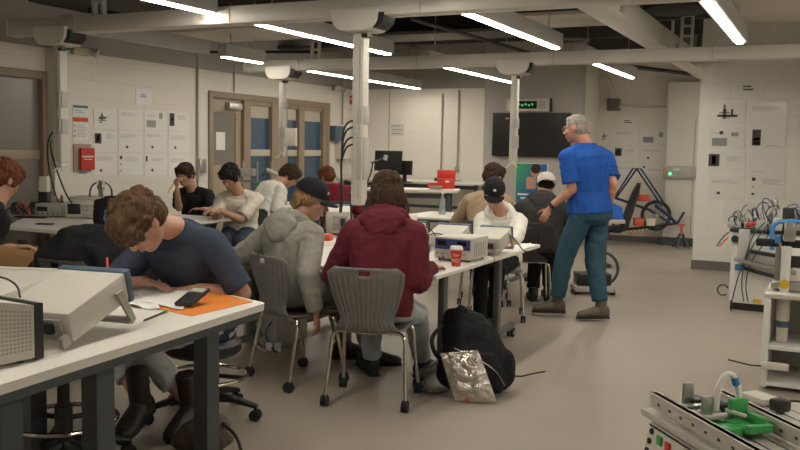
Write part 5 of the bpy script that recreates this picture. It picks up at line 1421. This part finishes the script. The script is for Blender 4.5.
# ------------------------------------------------------------------ back benches: monitors, toolbox, lamp
zA, zB = q0.z, r0_.z
p = atD(446, 190, 11.85)
t = thing('toolbox', 'open red toolbox on the white standing bench', 'toolbox', (p.x, p.y, zA), YAW-.05)
t.scale = (.75, .75, .75)
MB().box((0, 0, .09), (.3, .2, .18), bevel=.006).build('case', 'red', t)
MB().box((.0, .11, .22), (.33, .03, .22), bevel=.006).build('lid', 'red', t)
MB().box((-.24, .02, .05), (.18, .16, .1), bevel=.006).build('side_tray', 'red', t)
MB().box((.02, -.102, .13), (.07, .006, .03)).build('name_plate', 'paper', t, smooth=False)
for s_ in (-1, 1): MB().box((s_*.1, -.105, .15), (.03, .012, .04)).build('latch', 'chrome', t, smooth=False)
p = atD(436, 192, 11.7)
tag(MB().box((0, 0, .02), (.16, .1, .04), YAW).build('parts_tray', 'skin', smooth=False), 'small tan parts tray in front of the open red toolbox', 'tray').location = (p.x, p.y-.0, zA)
M['parts'] = M['tan_door']; bpy.data.objects['parts_tray'].data.materials[0] = M['parts']
def monitor(px, pyb, D, w, h, z, yaw, label):
    p = atD(px, pyb, D); t = thing('monitor', label, 'monitor', (p.x, p.y, z), yaw); up_ = .08 if w > .3 else .02
    MB().box((0, 0, .1+up_+h/2), (w, .03, h), Matrix.Rotation(-.12, 3, 'X'), bevel=.006).build('housing', 'black_plastic', t)
    MB().box((0, -.02, .1+up_+h/2), (w-.03, .004, h-.03), Matrix.Rotation(-.12, 3, 'X')).build('screen', 'tv_screen', t, smooth=False)
    MB().box((0, .03, .14), (.06, .03, .28)).build('stand', 'black_plastic', t, smooth=False); MB().box((0, .02, .008), (.22, .16, .016), bevel=.004).build('base', 'black_plastic', t)
    return t
monitor(388, 180, 13.55, .44, .31, zB, .15, 'larger dark monitor on the back bench')
monitor(404, 180, 13.6, .26, .22, zB, .15, 'smaller dark monitor beside the larger one on the back bench')
t = thing('desk_lamp', 'black articulated lamp arm in front of the dark monitor', 'lamp', atD(366, 186, 11.9), 0); z0 = zA-t.location.z; L0 = t.location.copy(); t.location.z = zA
def rel(px, py, D=11.9): q = atD(px, py, D)-L0; q.z += L0.z-zA; return q
MB().cyl((0, 0, 0), (0, 0, .02), .07).build('base', 'black_plastic', t)
MB().tube([V((0, 0, .02)), rel(371, 173)], .011).build('lower_arm', 'black_plastic', t); MB().tube([rel(371, 173), rel(373, 163)], .011).build('middle_arm', 'black_plastic', t)
MB().tube([rel(371, 163), rel(388, 157)], .013).build('upper_arm', 'black_plastic', t); MB().cyl(rel(385, 160), rel(386, 155), .03).build('lamp_head', 'steel', t)
for px, lab, m, h_ in ((410, 'black gadget on the back bench right of the monitors', 'black_plastic', .05), (418, 'second black gadget on the back bench, right of the first', 'black_plastic', .06), (430, 'pale small box on the back bench', 'beige_dark', .03)):
    p = atD(px, 180, 13.6); tag(MB().box((0, 0, h_/2), (.16, .12, h_), bevel=.01).build('gadget', m), lab, 'gadget').location = (p.x, 13.45, zB)
p = atD(352, 190, 11.9)
t = thing('potted_plant', 'small green plant on the bench behind the thick service column', 'plant', (p.x, p.y+.1, zA))
MB().lathe([(.04, 0), (.055, .08), (.05, .08)]).build('pot', 'sky_blue', t)
b = MB(); random.seed(4)
for k in range(12):
    a = random.uniform(0, 2*PI); b.ell((.04*math.cos(a), .04*math.sin(a), .11+random.uniform(0, .05)), (.025, .015, .01), Matrix.Rotation(a, 3, 'Z') @ Matrix.Rotation(-.6, 3, 'Y'), 8, 5)
defm('leaf_green', (.05, .11, .04), .5)
b.build('leaves', 'leaf_green', t)
p = at(330, 203, .76); 
# glass carafe / clear stand near red toolbox bench
t = thing('clear_bottle', 'clear water bottle beyond the white table, right of the toolbox bench', 'bottle', at(459, 212, .745), 0)
MB().lathe([(.035, 0), (.037, .01), (.037, .16), (.014, .21), (.014, .235)], seg=20).build('body', 'smoke_plastic', t); MB().cyl((0, 0, .235), (0, 0, .255), .017).build('cap', 'tile_white', t)
t.location = (-4.0, 9.3, .745)
# standing rigs on the table by the glazed doors
t = thing('test_rig', 'metal frame test rig with clamps in front of the glazed doors', 'test rig', (-6.75, 9.55, .745), .2)
for x in (-.2, .0, .2): MB().cyl((x, 0, 0), (x, 0, .55), .012).build('post', 'steel', t)
MB().box((0, 0, .28), (.5, .04, .03)).build('crossbar', 'steel', t, smooth=False); MB().box((-.15, 0, .4), (.22, .08, .1), bevel=.01).build('clamp_block', 'beam_grey', t)
MB().box((.1, -.05, .2), (.16, .1, .14), bevel=.01).build('circuit_box', 'green_plastic', t); MB().box((0, 0, .015), (.6, .3, .03)).build('base', 'dark_steel', t, smooth=False)
t = thing('desktop_robot', 'small grey desktop robot on the table by the glazed doors', 'robot arm', (-6.3, 9.45, .745), .6)
MB().cyl((0, 0, 0), (0, 0, .1), .07).build('base', 'beam_grey', t); MB().tube([(0, 0, .1), (.02, 0, .35)], .035).build('lower_arm', 'dark_steel', t); MB().tube([(.02, 0, .35), (-.2, 0, .45)], .028).build('upper_arm', 'beam_grey', t); MB().tube([(-.2, 0, .45), (-.24, 0, .36)], .02).build('gripper', 'dark_steel', t)

# ------------------------------------------------------------------ tricycle at the back
DT = 14.1
def tp(px, py, off=0.0): return atD(px, py, DT+off)
c = tp(640, 236); t = thing('recumbent_tricycle', 'dark blue recumbent tricycle frame at the back, right of the standing person', 'tricycle', (c.x, c.y, 0))
R0 = V((c.x, c.y, 0))
def tb(name, pts, r, m): return MB().tube([p-R0 for p in pts], r, 10, 0).build(name, m, t)
for s_, o_ in ((0, -.12), (1, .12)):
    tb('roll_hoop', [tp(614, 198, o_), tp(635+s_*2, 168.5, o_*.4), tp(637+s_*2, 168.5, o_*.4), tp(664, 205, o_)], .018, 'frame_blue') if 'frame_blue' in M else None
defm('frame_blue', (.02, .035, .08), .35, .3)
for s_, o_ in ((0, -.14), (1, .14)):
    tb('roll_hoop', [tp(614+s_*2, 198, o_), tp(633+s_*4, 168.5, o_*.4), tp(637+s_*4, 169, o_*.4), tp(662+s_*4, 206, o_)], .015, 'frame_blue')
tb('main_tube', [tp(613, 197), tp(650, 210), tp(672, 224)], .022, 'frame_blue')
tb('lower_tube', [tp(604, 231), tp(640, 228), tp(676, 223)], .022, 'black_plastic')
tb('chain_stay', [tp(655, 205), tp(668, 215), tp(677, 224)], .028, 'frame_blue')
tb('rear_fork', [tp(677, 224), tp(684, 212)], .02, 'frame_blue')
n = (_f*V((1, 1, 0))).normalized(); wc = tp(656, 215.5)-R0
Rw = Matrix((V((_r.x, _r.y, 0)).normalized(), V((0, 0, 1)), n)).transposed()
wl = MB().torus(wc, .225, .024, Rw, 40, 10).build('tyre', 'black_rubber', t); MB().torus(wc, .2, .01, Rw, 40, 6).build('rim', 'dark_steel', wl)
for k in range(12):
    a = k*PI/6; MB().cyl(wc, wc+Rw@V((.2*math.cos(a), .2*math.sin(a), 0)), .002, seg=5).build('spoke', 'steel', wl)
MB().cyl(wc-n*.05, wc+n*.05, .03).build('hub', 'steel', wl)
wc2 = tp(600, 222, .3)-R0; wl = MB().torus(wc2, .225, .022, Rw, 40, 10).build('tyre', 'black_rubber', t)
b = MB(); s0, s1 = tp(623, 228)-R0, tp(639, 183)-R0; dd = (s1-s0).normalized(); u2 = V((_r.x, _r.y, 0)).normalized()
b.loft([(s0, u2*.07, n*.16), (s0.lerp(s1, .35), u2*.06, n*.18), (s0.lerp(s1, .8), u2*.045, n*.16), (s1, u2*.02, n*.1)], 14).build('seat_back', 'black_plastic', t)
MB().loft([(tp(608, 229)-R0, V((0, 0, .05)), n*.15), (tp(618, 229)-R0, V((0, 0, .07)), n*.17), (tp(626, 227)-R0, V((0, 0, .05)), n*.14)], 12).build('seat_base', 'black_plastic', t)
MB().box(tp(643.5, 198)-R0, (.2, .14, .1), YAW-.15, bevel=.02).build('red_pack', 'red_soft', t)
MB().box(tp(638, 222)-R0, (.16, .16, .12), YAW, bevel=.02).build('red_motor', 'red_soft', t); MB().box(tp(650, 222)-R0, (.14, .12, .12), YAW, bevel=.01).build('battery_box', 'tile_white', t)
MB().box(tp(629, 222)-R0, (.1, .12, .12), YAW, bevel=.01).build('white_box', 'tile_white', t)
for k in range(4):
    MB().tube([tp(624+4*k, 228)-R0, tp(626+4*k, 234+k % 2)-R0, tp(632+4*k, 233)-R0, tp(636+3*k, 227)-R0], .006, 6, 2).build('red_cable', 'copper', t)
p = atD(681, 243, 13.95)
t = thing('jack_stand', 'steel jack stand with red post holding up the tricycle', 'jack stand', (p.x, p.y, 0))
for k in range(4):
    a = YAW+PI/4+k*PI/2; MB().loft([(V((.13*math.cos(a), .13*math.sin(a), .01)), V((.02, 0, 0)), V((0, .02, 0))), (V((.025*math.cos(a), .025*math.sin(a), .24)), V((.015, 0, 0)), V((0, .015, 0)))], 8).build('leg', 'dark_steel', t)
MB().cyl((0, 0, .2), (0, 0, .36), .02).build('post', 'red_soft', t); MB().box((0, 0, .37), (.1, .05, .03), YAW).build('saddle', 'red_soft', t, smooth=False)
p = atD(614, 214, 11.5)
t = thing('storage_bin', 'bright blue and white bin hanging beside the standing person', 'bin', (p.x, p.y, 0), YAW)
z_ = p.z
MB().prism([(-.1, -.04), (.1, -.06), (.07, .1), (-.06, .16)], -.12, .12, lambda q: V((q.x, q.z, q.y+z_))).build('bin_body', 'bright_blue', t, smooth=False)
MB().box((0, 0, z_-.09), (.24, .26, .05), bevel=.008).build('white_rim', 'tile_white', t)
MB().cyl((-.11, 0, .05), (-.11, 0, z_-.09), .024).build('post', 'dark_steel', t); MB().box((-.14, 0, .025), (.2, .3, .05), bevel=.02).build('base', 'dark_steel', t)
# rolling stand behind the legs of the standing person
p = at(598, 300, 0); p = at(597, 296, 0)
t = thing('rolling_stand', 'black rolling stand with grey base behind the standing person', 'stand', (p.x, p.y+.1, 0), YAW)
MB().box((-.06, .1, .06), (.42, .3, .06), bevel=.012).build('base', 'beam_grey', t); MB().box((-.06, .1, .16), (.36, .24, .12), bevel=.01).build('black_box', 'black_plastic', t)
MB().cyl((.06, .1, .1), (.06, .1, .95), .022).build('pole', 'dark_steel', t)
MB().torus((.03, .1, .26), .18, .016, Matrix.Rotation(PI/2, 3, 'X'), 24, 8, -1.2, 1.3).build('curved_guard', 'dark_steel', t)
for x in (-.24, .14):
    for y in (0, .2): MB().cyl((x-.02, y, .03), (x+.02, y, .03), .03).build('caster', 'black_rubber', t)
# ------------------------------------------------------------------ automation equipment at right
defm('duct_light', (.27, .26, .23), .45, .3)
defm('panel_grey', (.72, .71, .67), .45); defm('glass_grey', (.25, .29, .28), .15, alpha=.6)
YC = 9.0
xl = atY(729, 290, YC).x
ztop = atY(740, 229, YC).z
t = thing('equipment_cabinet', 'pale grey automation cabinet at right, under the tangle of wires', 'cabinet', (xl, YC, 0))
MB().box2((0, 0, .07), (1.0, .6, ztop-.03), bevel=.01).build('case', 'panel_grey', t)
MB().box2((.02, .02, .0), (.98, .55, .07)).build('plinth', 'black_plastic', t, smooth=False)
MB().box2((-.02, -.02, ztop-.03), (1.02, .62, ztop), bevel=.004).build('black_top', 'black_plastic', t)
q = atY(757, 301, YC)
MB().box((q.x-xl, -.004, q.z), (.075, .006, .035)).build('warning_label', 'yellow', t, smooth=False)
def R1(px, py, off=0.0): q = atY(px, py, YC-off); return V((q.x-xl, q.y-YC, q.z))
MB().box(R1(744, 245, .04), (.1, .1, .3), bevel=.008).build('valve_block', 'beam_grey', t)
MB().cyl(R1(735, 239, .02), R1(735, 239, .05), .035).build('round_socket', 'black_plastic', t)
MB().cyl(R1(735, 267, .06), R1(743, 268, .06), .028).build('blue_plug', 'sky_blue', t)
MB().cyl(R1(743, 268, .06), R1(776, 277, .12), .018).build('cylinder_rod', 'black_plastic', t)
MB().box(R1(765, 266, .1), (.55, .12, .03), Matrix.Rotation(.0, 3, 'Z') @ Matrix.Rotation(.18, 3, 'Y')).build('chute', 'steel', t, smooth=False)
MB().box(R1(772, 255, .1), (.38, .1, .03), Matrix.Rotation(.12, 3, 'Y')).build('rail', 'black_plastic', t, smooth=False)
for k, pts in enumerate((((765, 222), (752, 236), (746, 256), (737, 280), (731, 305)), ((768, 224), (756, 240), (744, 262), (741, 285), (744, 302)), ((775, 222), (764, 244), (750, 262), (745, 285), (748, 302)))):
    MB().tube([R1(x, y, .1) for x, y in pts], .0065, 6, 2).build('hose', 'dark_steel', t)
MB().tube([R1(731, 300, .08), R1(730, 312, .1), R1(736, 322, .14), R1(748, 332, .2), R1(768, 334, .3)], .006, 6, 2).build('hose', 'black_rubber', t)
MB().tube([R1(772, 250, .1), R1(772, 228, .1), R1(776, 222, .1), R1(790, 221, .1), R1(800, 222, .1)], .022, 8, 2).build('blue_hose', 'sky_blue', t)
MB().torus(R1(723, 290, .1), .05, .006, Matrix.Rotation(PI/2, 3, 'X'), 20, 6, .4, 5.4).build('loop_cable', 'black_rubber', t)
MB().tube([R1(729, 232, .02), R1(722, 238, .05), R1(717, 246, .05)], .007, 6, 1).build('probe_lead', 'dark_steel', t); MB().tube([R1(728, 238, .02), R1(724, 241, .05), R1(719, 247, .05)], .007, 6, 1).build('probe_lead', 'red_soft', t)
# tangles of wires on top
random.seed(21)
wc_ = ('bezel_blue', 'steel', 'navy_panel', 'beam_grey', 'black_rubber', 'tile_white')
for k, (px, py, r, lab) in enumerate(((737, 221, .09, 'small blue wire tangle on the left end of the automation cabinet'), (754, 218, .13, 'round wire tangle in the middle of the automation cabinet'), (771, 213, .14, 'tall wire tangle on top of the automation cabinet'), (795, 214, .11, 'wire tangle at the right edge of the view'))):
    p = atY(px, py, YC+.2); c0 = V((p.x, YC+.2, ztop))
    tt = thing('wire_tangle', lab, 'wires', c0)
    hgt = p.z-ztop
    MB().box((0, 0, .03), (r*1.8, .18, .06), bevel=.008).build('valve_block', 'beam_grey', tt)
    MB().cyl((0, 0, .05), (0, 0, hgt), .02).build('post', 'steel', tt)
    for q in range(9):
        a, b2, cc = [random.uniform(0, 2*PI) for _ in range(3)]
        Rr = Matrix.Rotation(a, 3, 'Z') @ Matrix.Rotation(PI/2+random.uniform(-.5, .5), 3, 'X')
        MB().torus((random.uniform(-.03, .03), random.uniform(-.04, .04), hgt+random.uniform(-.02, .02)), r*random.uniform(.5, 1), .005, Rr, 22, 6, b2, b2+random.uniform(3, 5.5)).build('wire', wc_[q % 6], tt)
p = atY(748, 226, YC+.05); tag(MB().cyl((0, 0, 0), (.12, 0, .03), .014, .02).ell((0, 0, 0), .025).build('red_valve', 'red'), 'red valve lying among the wires on the automation cabinet', 'valve').location = (p.x, YC+.05, ztop+.04)
for k, (px, lab, h_, m) in enumerate(((762, 'grey valve terminal on the automation cabinet, left one', .09, 'beam_grey'), (779, 'pale valve terminal on the automation cabinet, middle one', .12, 'tile_white'), (788, 'black valve terminal on the automation cabinet, right one', .22, 'black_plastic'))):
    p = atY(px, 226, YC+.1); tag(MB().box((0, 0, h_/2), (.1, .1, h_), bevel=.006).build('valve_terminal', m), lab, 'valve').location = (p.x, YC+.06, ztop)
# nearer station on an aluminium post
YD = 6.0
xl2 = atY(762, 340, YD).x
def R2(px, py, off=0.0): q = atY(px, py, YD-off); return V((q.x-xl2, q.y-YD, q.z))
zt2 = R2(764, 298).z
t = thing('open_shelf_cart', 'open grey shelf cart at the right edge, with a blue and white cylinder on it', 'cart', (xl2, YD, 0))
MB().box2((0, 0, .02), (.04, .55, zt2), bevel=.004).build('side_panel', 'panel_grey', t)
MB().box2((1.0, 0, .02), (1.04, .55, zt2), bevel=.004).build('side_panel', 'panel_grey', t)
MB().box2((.04, .5, .02), (1.0, .53, zt2)).build('back_panel', 'beam_grey', t, smooth=False)
zs = R2(780, 346).z
MB().box2((.04, 0, zs-.03), (1.0, .5, zs), bevel=.004).build('shelf', 'panel_grey', t)
MB().box2((.04, 0, .03), (1.0, .5, .06), bevel=.004).build('bottom_shelf', 'panel_grey', t)
c0 = R2(781, 331); 
t2 = thing('pneumatic_cylinder', 'white cylinder with dark blue band standing on the grey shelf cart', 'cylinder', (xl2+c0.x, YD+.15, zs))
MB().box((0, 0, .06), (.07, .07, .12), bevel=.01).build('foot_block', 'tile_white', t2); MB().cyl((0, 0, .1), (0, 0, .14), .046).build('blue_band', 'bezel_blue', t2)
MB().cyl((0, 0, .14), (0, 0, .32), .042).build('barrel', 'tile_white', t2); MB().cyl((0, 0, .32), (0, 0, .62), .03).build('rod', 'panel_grey', t2)
MB().cyl((0, -.03, .38), (0, -.036, .38), .03).build('yellow_label', 'yellow', t2)
for k in range(3):
    MB().torus((.16+.03*k, .02, .02+.014*k), .1, .008, None, 24, 6).build('hose', 'black_rubber', t)if False else None
o = MB().torus((0, 0, .012), .1, .009, None, 28, 6).torus((.02, .02, .03), .09, .009, None, 28, 6).build('coiled_hose', 'black_rubber'); o.location = (xl2+.33, YD+.2, zs); tag(o, 'coil of black hose on the grey shelf cart', 'hose')
p = at(756, 322, .33); tag(MB().box((0, 0, .01), (.1, .06, .02), .3, bevel=.006).build('cable_chain', 'tile_white'), 'small white bracket at the edge of the grey cart', 'bracket').location = (xl2-.05, YD+.35, .3)
o = bpy.data.objects['cable_chain']; bpy.data.objects.remove(o)
t3 = thing('aluminium_station', 'aluminium post station with sensors at the right edge, above the shelf cart', 'test rig', (xl2+.3, YD+.25, zt2))
def R3(px, py, off=0.0): q = atY(px, py, YD+.25-off); return V((q.x-xl2-.3, q.y-YD-.25, q.z-zt2))
MB().box2((-.3, -.25, 0), (.7, .28, .03), bevel=.004).build('deck', 'aluminium', t3)
a = R3(780, 262); MB().box((a.x, 0, .03+(a.z+.12)/2), (.06, .06, a.z+.12), bevel=.004).build('post', 'duct_light', t3)
MB().box((a.x+.1, 0, R3(780, 243).z), (.5, .06, .05), bevel=.004).build('rail', 'black_plastic', t3)
MB().tube([R3(776, 236, .05), R3(784, 250, .05), R3(791, 270, .05)], .012, 8).build('linkage', 'aluminium', t3)
MB().box(R3(790, 232, .05), (.07, .06, .12), bevel=.006).build('sensor', 'steel', t3); MB().box(R3(797, 262, .06), (.12, .08, .07), bevel=.006).build('motor', 'black_plastic', t3); MB().box(R3(788, 285, .06), (.2, .1, .05), bevel=.006).build('slide', 'steel', t3)
MB().cyl(R3(778, 243, .06), R3(778, 236, .06), .02).build('fitting', 'sky_blue', t3)
MB().tube([R3(784, 224, .05), R3(781, 240, .06), R3(786, 256, .06), R3(783, 280, .06)], .006, 6, 2).build('air_line', 'black_rubber', t3)
o = MB().box((0, 0, 0), (.12, .02, .02)).box((.06, 0, -.02), (.1, .05, .04)).build('clamp_arm', 'tile_white'); bpy.data.objects.remove(o)
a = atY(765, 365, YD-.02); b_ = atY(728, 364, YD-.02)
t = thing('gripper_arm', 'white clamp with a thin dark rod pointing left, at the edge of the shelf cart', 'clamp', (a.x, YD-.022, a.z))
MB().box((.06, 0, 0), (.16, .05, .045), bevel=.01).build('clamp', 'tile_white', t); MB().tube([(0, -.01, -.005), (-.08, -.01, -.01), (b_.x-a.x, -.01, .01)], .005).build('rod', 'black_rubber', t)
# clear guard behind
# ---------------------------------------------------------------- conveyor module in the lower right corner
MZ = .76
e0 = at(654, 392, MZ); e1 = at(735, 437, MZ); g0_ = at(722, 391, MZ)
ua = (e1-e0); ua.z = 0; ua.normalize(); ub = V((-ua.y, ua.x, 0)); ub = ub if ub.dot(g0_-e0) > 0 else -ub
wd = (g0_-e0).dot(ub); sh_ = (g0_-e0).dot(ua)
print('conv', e0, e1, wd, sh_)
t = thing('conveyor_module', 'aluminium conveyor module with green gripper in the lower right corner', 'conveyor', e0, math.atan2(ua.y, ua.x))
sg_ = 1 if ub.dot(V((-ua.y, ua.x, 0))) > 0 else -1
def CQ(px, py, z): q = at(px, py, z)-e0; return V((q.dot(ua), q.dot(V((-ua.y, ua.x, 0))), z-MZ))
L = .62
def extr(y, x0, x1, z0, z1, th=.02):
    o = MB().box2((x0, y-th/2, z0), (x1, y+th/2, z1), bevel=.0015).box2((x0, y-th/2-.004, z1-.012), (x1, y+th/2+.004, z1)).build('side_rail', 'aluminium', t)
    b = MB()
    for k in range(9): b.box((x0+.05+k*.065, y-sg_*(th/2+.0008), (z0+z1)/2-.004), (.012, .002, .008))
    b.build('slot_row', 'ink', o, smooth=False)['kind'] = 'stuff'
extr(0, 0, L, -.045, 0); extr(sg_*wd, sh_, sh_+L, -.045, 0)
MB().box2((-.02, -sg_*.03, -.075), (L, sg_*.006, -.055), bevel=.002).build('lower_ledge', 'aluminium', t)
MB().box2((0, sg_*.012, -.07), (L+.1, sg_*(wd+.35), -.055), bevel=.001).build('slotted_plate', 'aluminium', t)
b = MB()
for k in range(9): b.box2((0.01, sg_*(.03+k*.05), -.0552), (L+.09, sg_*(.036+k*.05), -.0545))
b.build('plate_groove', 'dark_steel', t, smooth=False)['kind'] = 'stuff'
# slanted control panel under the near rail
pn = MB()
def PP(x, s, n_=0.0): return V((x, -sg_*(.025+.012*s+n_), -.085-.16*s))
b = MB(); b._add([PP(.03, 0), PP(.5, 0), PP(.5, 1), PP(.0, 1), PP(.03, 0, -.03), PP(.5, 0, -.03), PP(.5, 1, -.03), PP(.0, 1, -.03)], [(0, 1, 2, 3), (7, 6, 5, 4), (0, 4, 5, 1), (1, 5, 6, 2), (2, 6, 7, 3), (3, 7, 4, 0)])
cp = b.build('control_panel', 'tile_white', t, smooth=False)
MB().tube([PP(.035, .03, .003), PP(.5, .03, .003)], .003).build('edge_strip', 'black_rubber', cp)
for k in range(4): MB().cyl(PP(.05-.008*k, .14+.2*k, 0), PP(.05-.008*k, .14+.2*k, .006), .009, seg=14).build('socket', 'black_plastic', cp)
MB().box(PP(.1, .22, .003), (.028, .008, .028), bevel=.002).build('green_button', 'green_plastic', cp); MB().box(PP(.15, .24, .003), (.028, .008, .028), bevel=.002).build('red_button', 'red', cp)
MB().box((.3, -sg_*.0, -.42), (.5, .02, .6)).build('base_cabinet', 'panel_grey', t, smooth=False) if False else None
MB().box2((.06, sg_*.02, -MZ), (L+.08, sg_*(wd+.33), -.07), bevel=.004).build('trolley', 'panel_grey', t)
# brackets, hose, gripper
def small(name, px, py, z, size, m, rz=0, b_=.003): return MB().box(CQ(px, py, z), size, rz, bevel=b_).build(name, m, t)
small('bracket', 688, 394, MZ+.01, (.012, .035, .07), 'steel'); small('bracket', 707, 408, MZ+.005, (.012, .035, .07), 'steel'); small('pivot', 695, 402, MZ-.02, (.06, .05, .03), 'black_plastic'); small('pivot', 717, 407, MZ-.02, (.06, .05, .03), 'black_plastic')
small('crossbar', 700, 406, MZ-.015, (.03, .16, .012), 'steel'); small('crossbar', 722, 416, MZ-.02, (.03, .16, .012), 'aluminium'); small('sensor', 712, 412, MZ-.02, (.05, .03, .025), 'steel')
h0, h1, h2, h3 = CQ(716, 410, MZ), CQ(716, 406, MZ)+V((0, 0, .03)), None, CQ(738, 409, MZ)
m_ = (h0+h3)/2
MB().tube([h0, h0+V((0, 0, .06)), h0.lerp(h3, .3)+V((0, 0, .105)), h0.lerp(h3, .7)+V((0, 0, .105)), h3+V((0, 0, .06)), h3], .009, 10, 3).build('grey_hose', 'panel_grey', t)
c_ = h0.lerp(h3, .83)+V((0, 0, .085)); MB().cyl(c_+V((0, 0, .01))-(h3-h0)*.06, c_-V((0, 0, .012))+(h3-h0)*.04, .0115).build('blue_clip', 'sky_blue', t)
gr = MB()
g1 = CQ(733, 418, MZ-.03); g2 = CQ(762, 434, MZ-.03)
b = MB().box(g1.lerp(g2, .5)+V((0, 0, .0)), (.11, .075, .014), .1, bevel=.003).box(g1.lerp(g2, .15)+V((0, 0, .04)), (.02, .06, .05), .1, bevel=.004).box(g1.lerp(g2, .55)+V((0, sg_*.025, .015)), (.08, .016, .035), .1, bevel=.003).box(g1.lerp(g2, .9)+V((0, 0, .01)), (.02, .08, .022), .1, bevel=.003)
b.build('green_gripper', 'green_plastic', t)
b = MB().box(CQ(714, 425, MZ-.04), (.12, .08, .012), .2, bevel=.002).box(CQ(728, 430, MZ-.03), (.05, .06, .02), .2, bevel=.002).build('circuit_board', 'green_plastic', t)
MB().box(g1.lerp(g2, .3)+V((0, -sg_*.02, .03)), (.07, .009, .009), .3, bevel=.001).build('clip', 'tile_white', t)
for k in range(3): MB().torus(CQ(778+4*k, 426+3*k, MZ-.045), .022, .0018, None, 20, 6, .3*k, 5+.3*k).build('thin_wire', 'yellow', t)
# things on the plate beyond
small('terminal_box', 760, 398, MZ-.04, (.1, .07, .02), 'tile_white', .2); small('black_knob', 780, 405, MZ-.03, (.05, .05, .04), 'black_plastic', .2, .01)
MB().torus(CQ(797, 404, MZ-.04), .035, .004, None, 24, 6, .5, 4.2).build('black_wire', 'black_rubber', t)

# ---------------------------------------------------------------- worn details
def at_h(P, *a): return P['H'](*a)
r = people['man']
h = r['J']['h', 0]; e = r['J']['e', 0]; d = (h-e).normalized(); x, y = frame_of(d)
MB().loft([(h-d*.035, x*.034, y*.034), (h-d*.03, x*.037, y*.037), (h-d*.01, x*.037, y*.037), (h-d*.005, x*.034, y*.034)], 16).build('watch', 'black_rubber', r['root'], world=True)
H = r['H']; MB().tube([H(-.07, .02, .0), H(0, -.1, -.03), H(.05, -.1, -.05)], .004, 6, 1).build('glasses_cord', 'black_rubber', r['root'], world=True)
H = people['white']['H']; R = people['white']['R']
MB().ell(H(0, .078, .085), (.014, .008, .014), R, 10, 6).build('cap_emblem', 'paper', people['white']['root'], world=True)
H = people['grey']['H']; R = people['grey']['R']
MB().box(H(.035, .076, .072), (.03, .008, .018), R, bevel=.002).build('cap_label', 'paper', people['grey']['root'], world=True)
# print on the cream t-shirt
P = people['blackhair']; p, d, x = P['spine'](.55); y = P['fwd']
random.seed(2); b = MB()
for k in range(16):
    u, v = random.uniform(-.09, .09), random.uniform(-.06, .1)
    q = p + x*u + d*v + y*(.165-abs(u)*.35)
    b.tube([q, q+x*random.uniform(-.03, .03)+d*random.uniform(.02, .05)], .004, 5)
b.build('shirt_print', 'ink_light', P['sh'], world=True)
# phone held by the person at the left edge, pencil held by the person in black
p = P_(24, 246, 5.6)
tag(MB().box((0, 0, 0), (.075, .14, .009), Matrix.Rotation(.9, 3, 'Z') @ Matrix.Rotation(.5, 3, 'X'), bevel=.003).build('phone', 'black_plastic'), 'dark phone held by the person at the left edge', 'phone').location = p
a, b_ = P_(168, 193, 9.7), P_(174, 183, 9.7)
tag(MB().cyl(a, b_, .006, seg=8).build('pencil', 'yellow'), 'yellow pencil held up by the person in the black t-shirt', 'pencil')
# ------------------------------------------------------------------ world and view
w = bpy.data.worlds.new('world'); sc.world = w; w.use_nodes = True
w.node_tree.nodes['Background'].inputs[0].default_value = (.9, .95, 1, 1)
w.node_tree.nodes['Background'].inputs[1].default_value = .3
sc.view_settings.view_transform = 'Standard'; sc.view_settings.look = 'None'
sc.view_settings.gamma = 1; sc.view_settings.exposure = 0.28
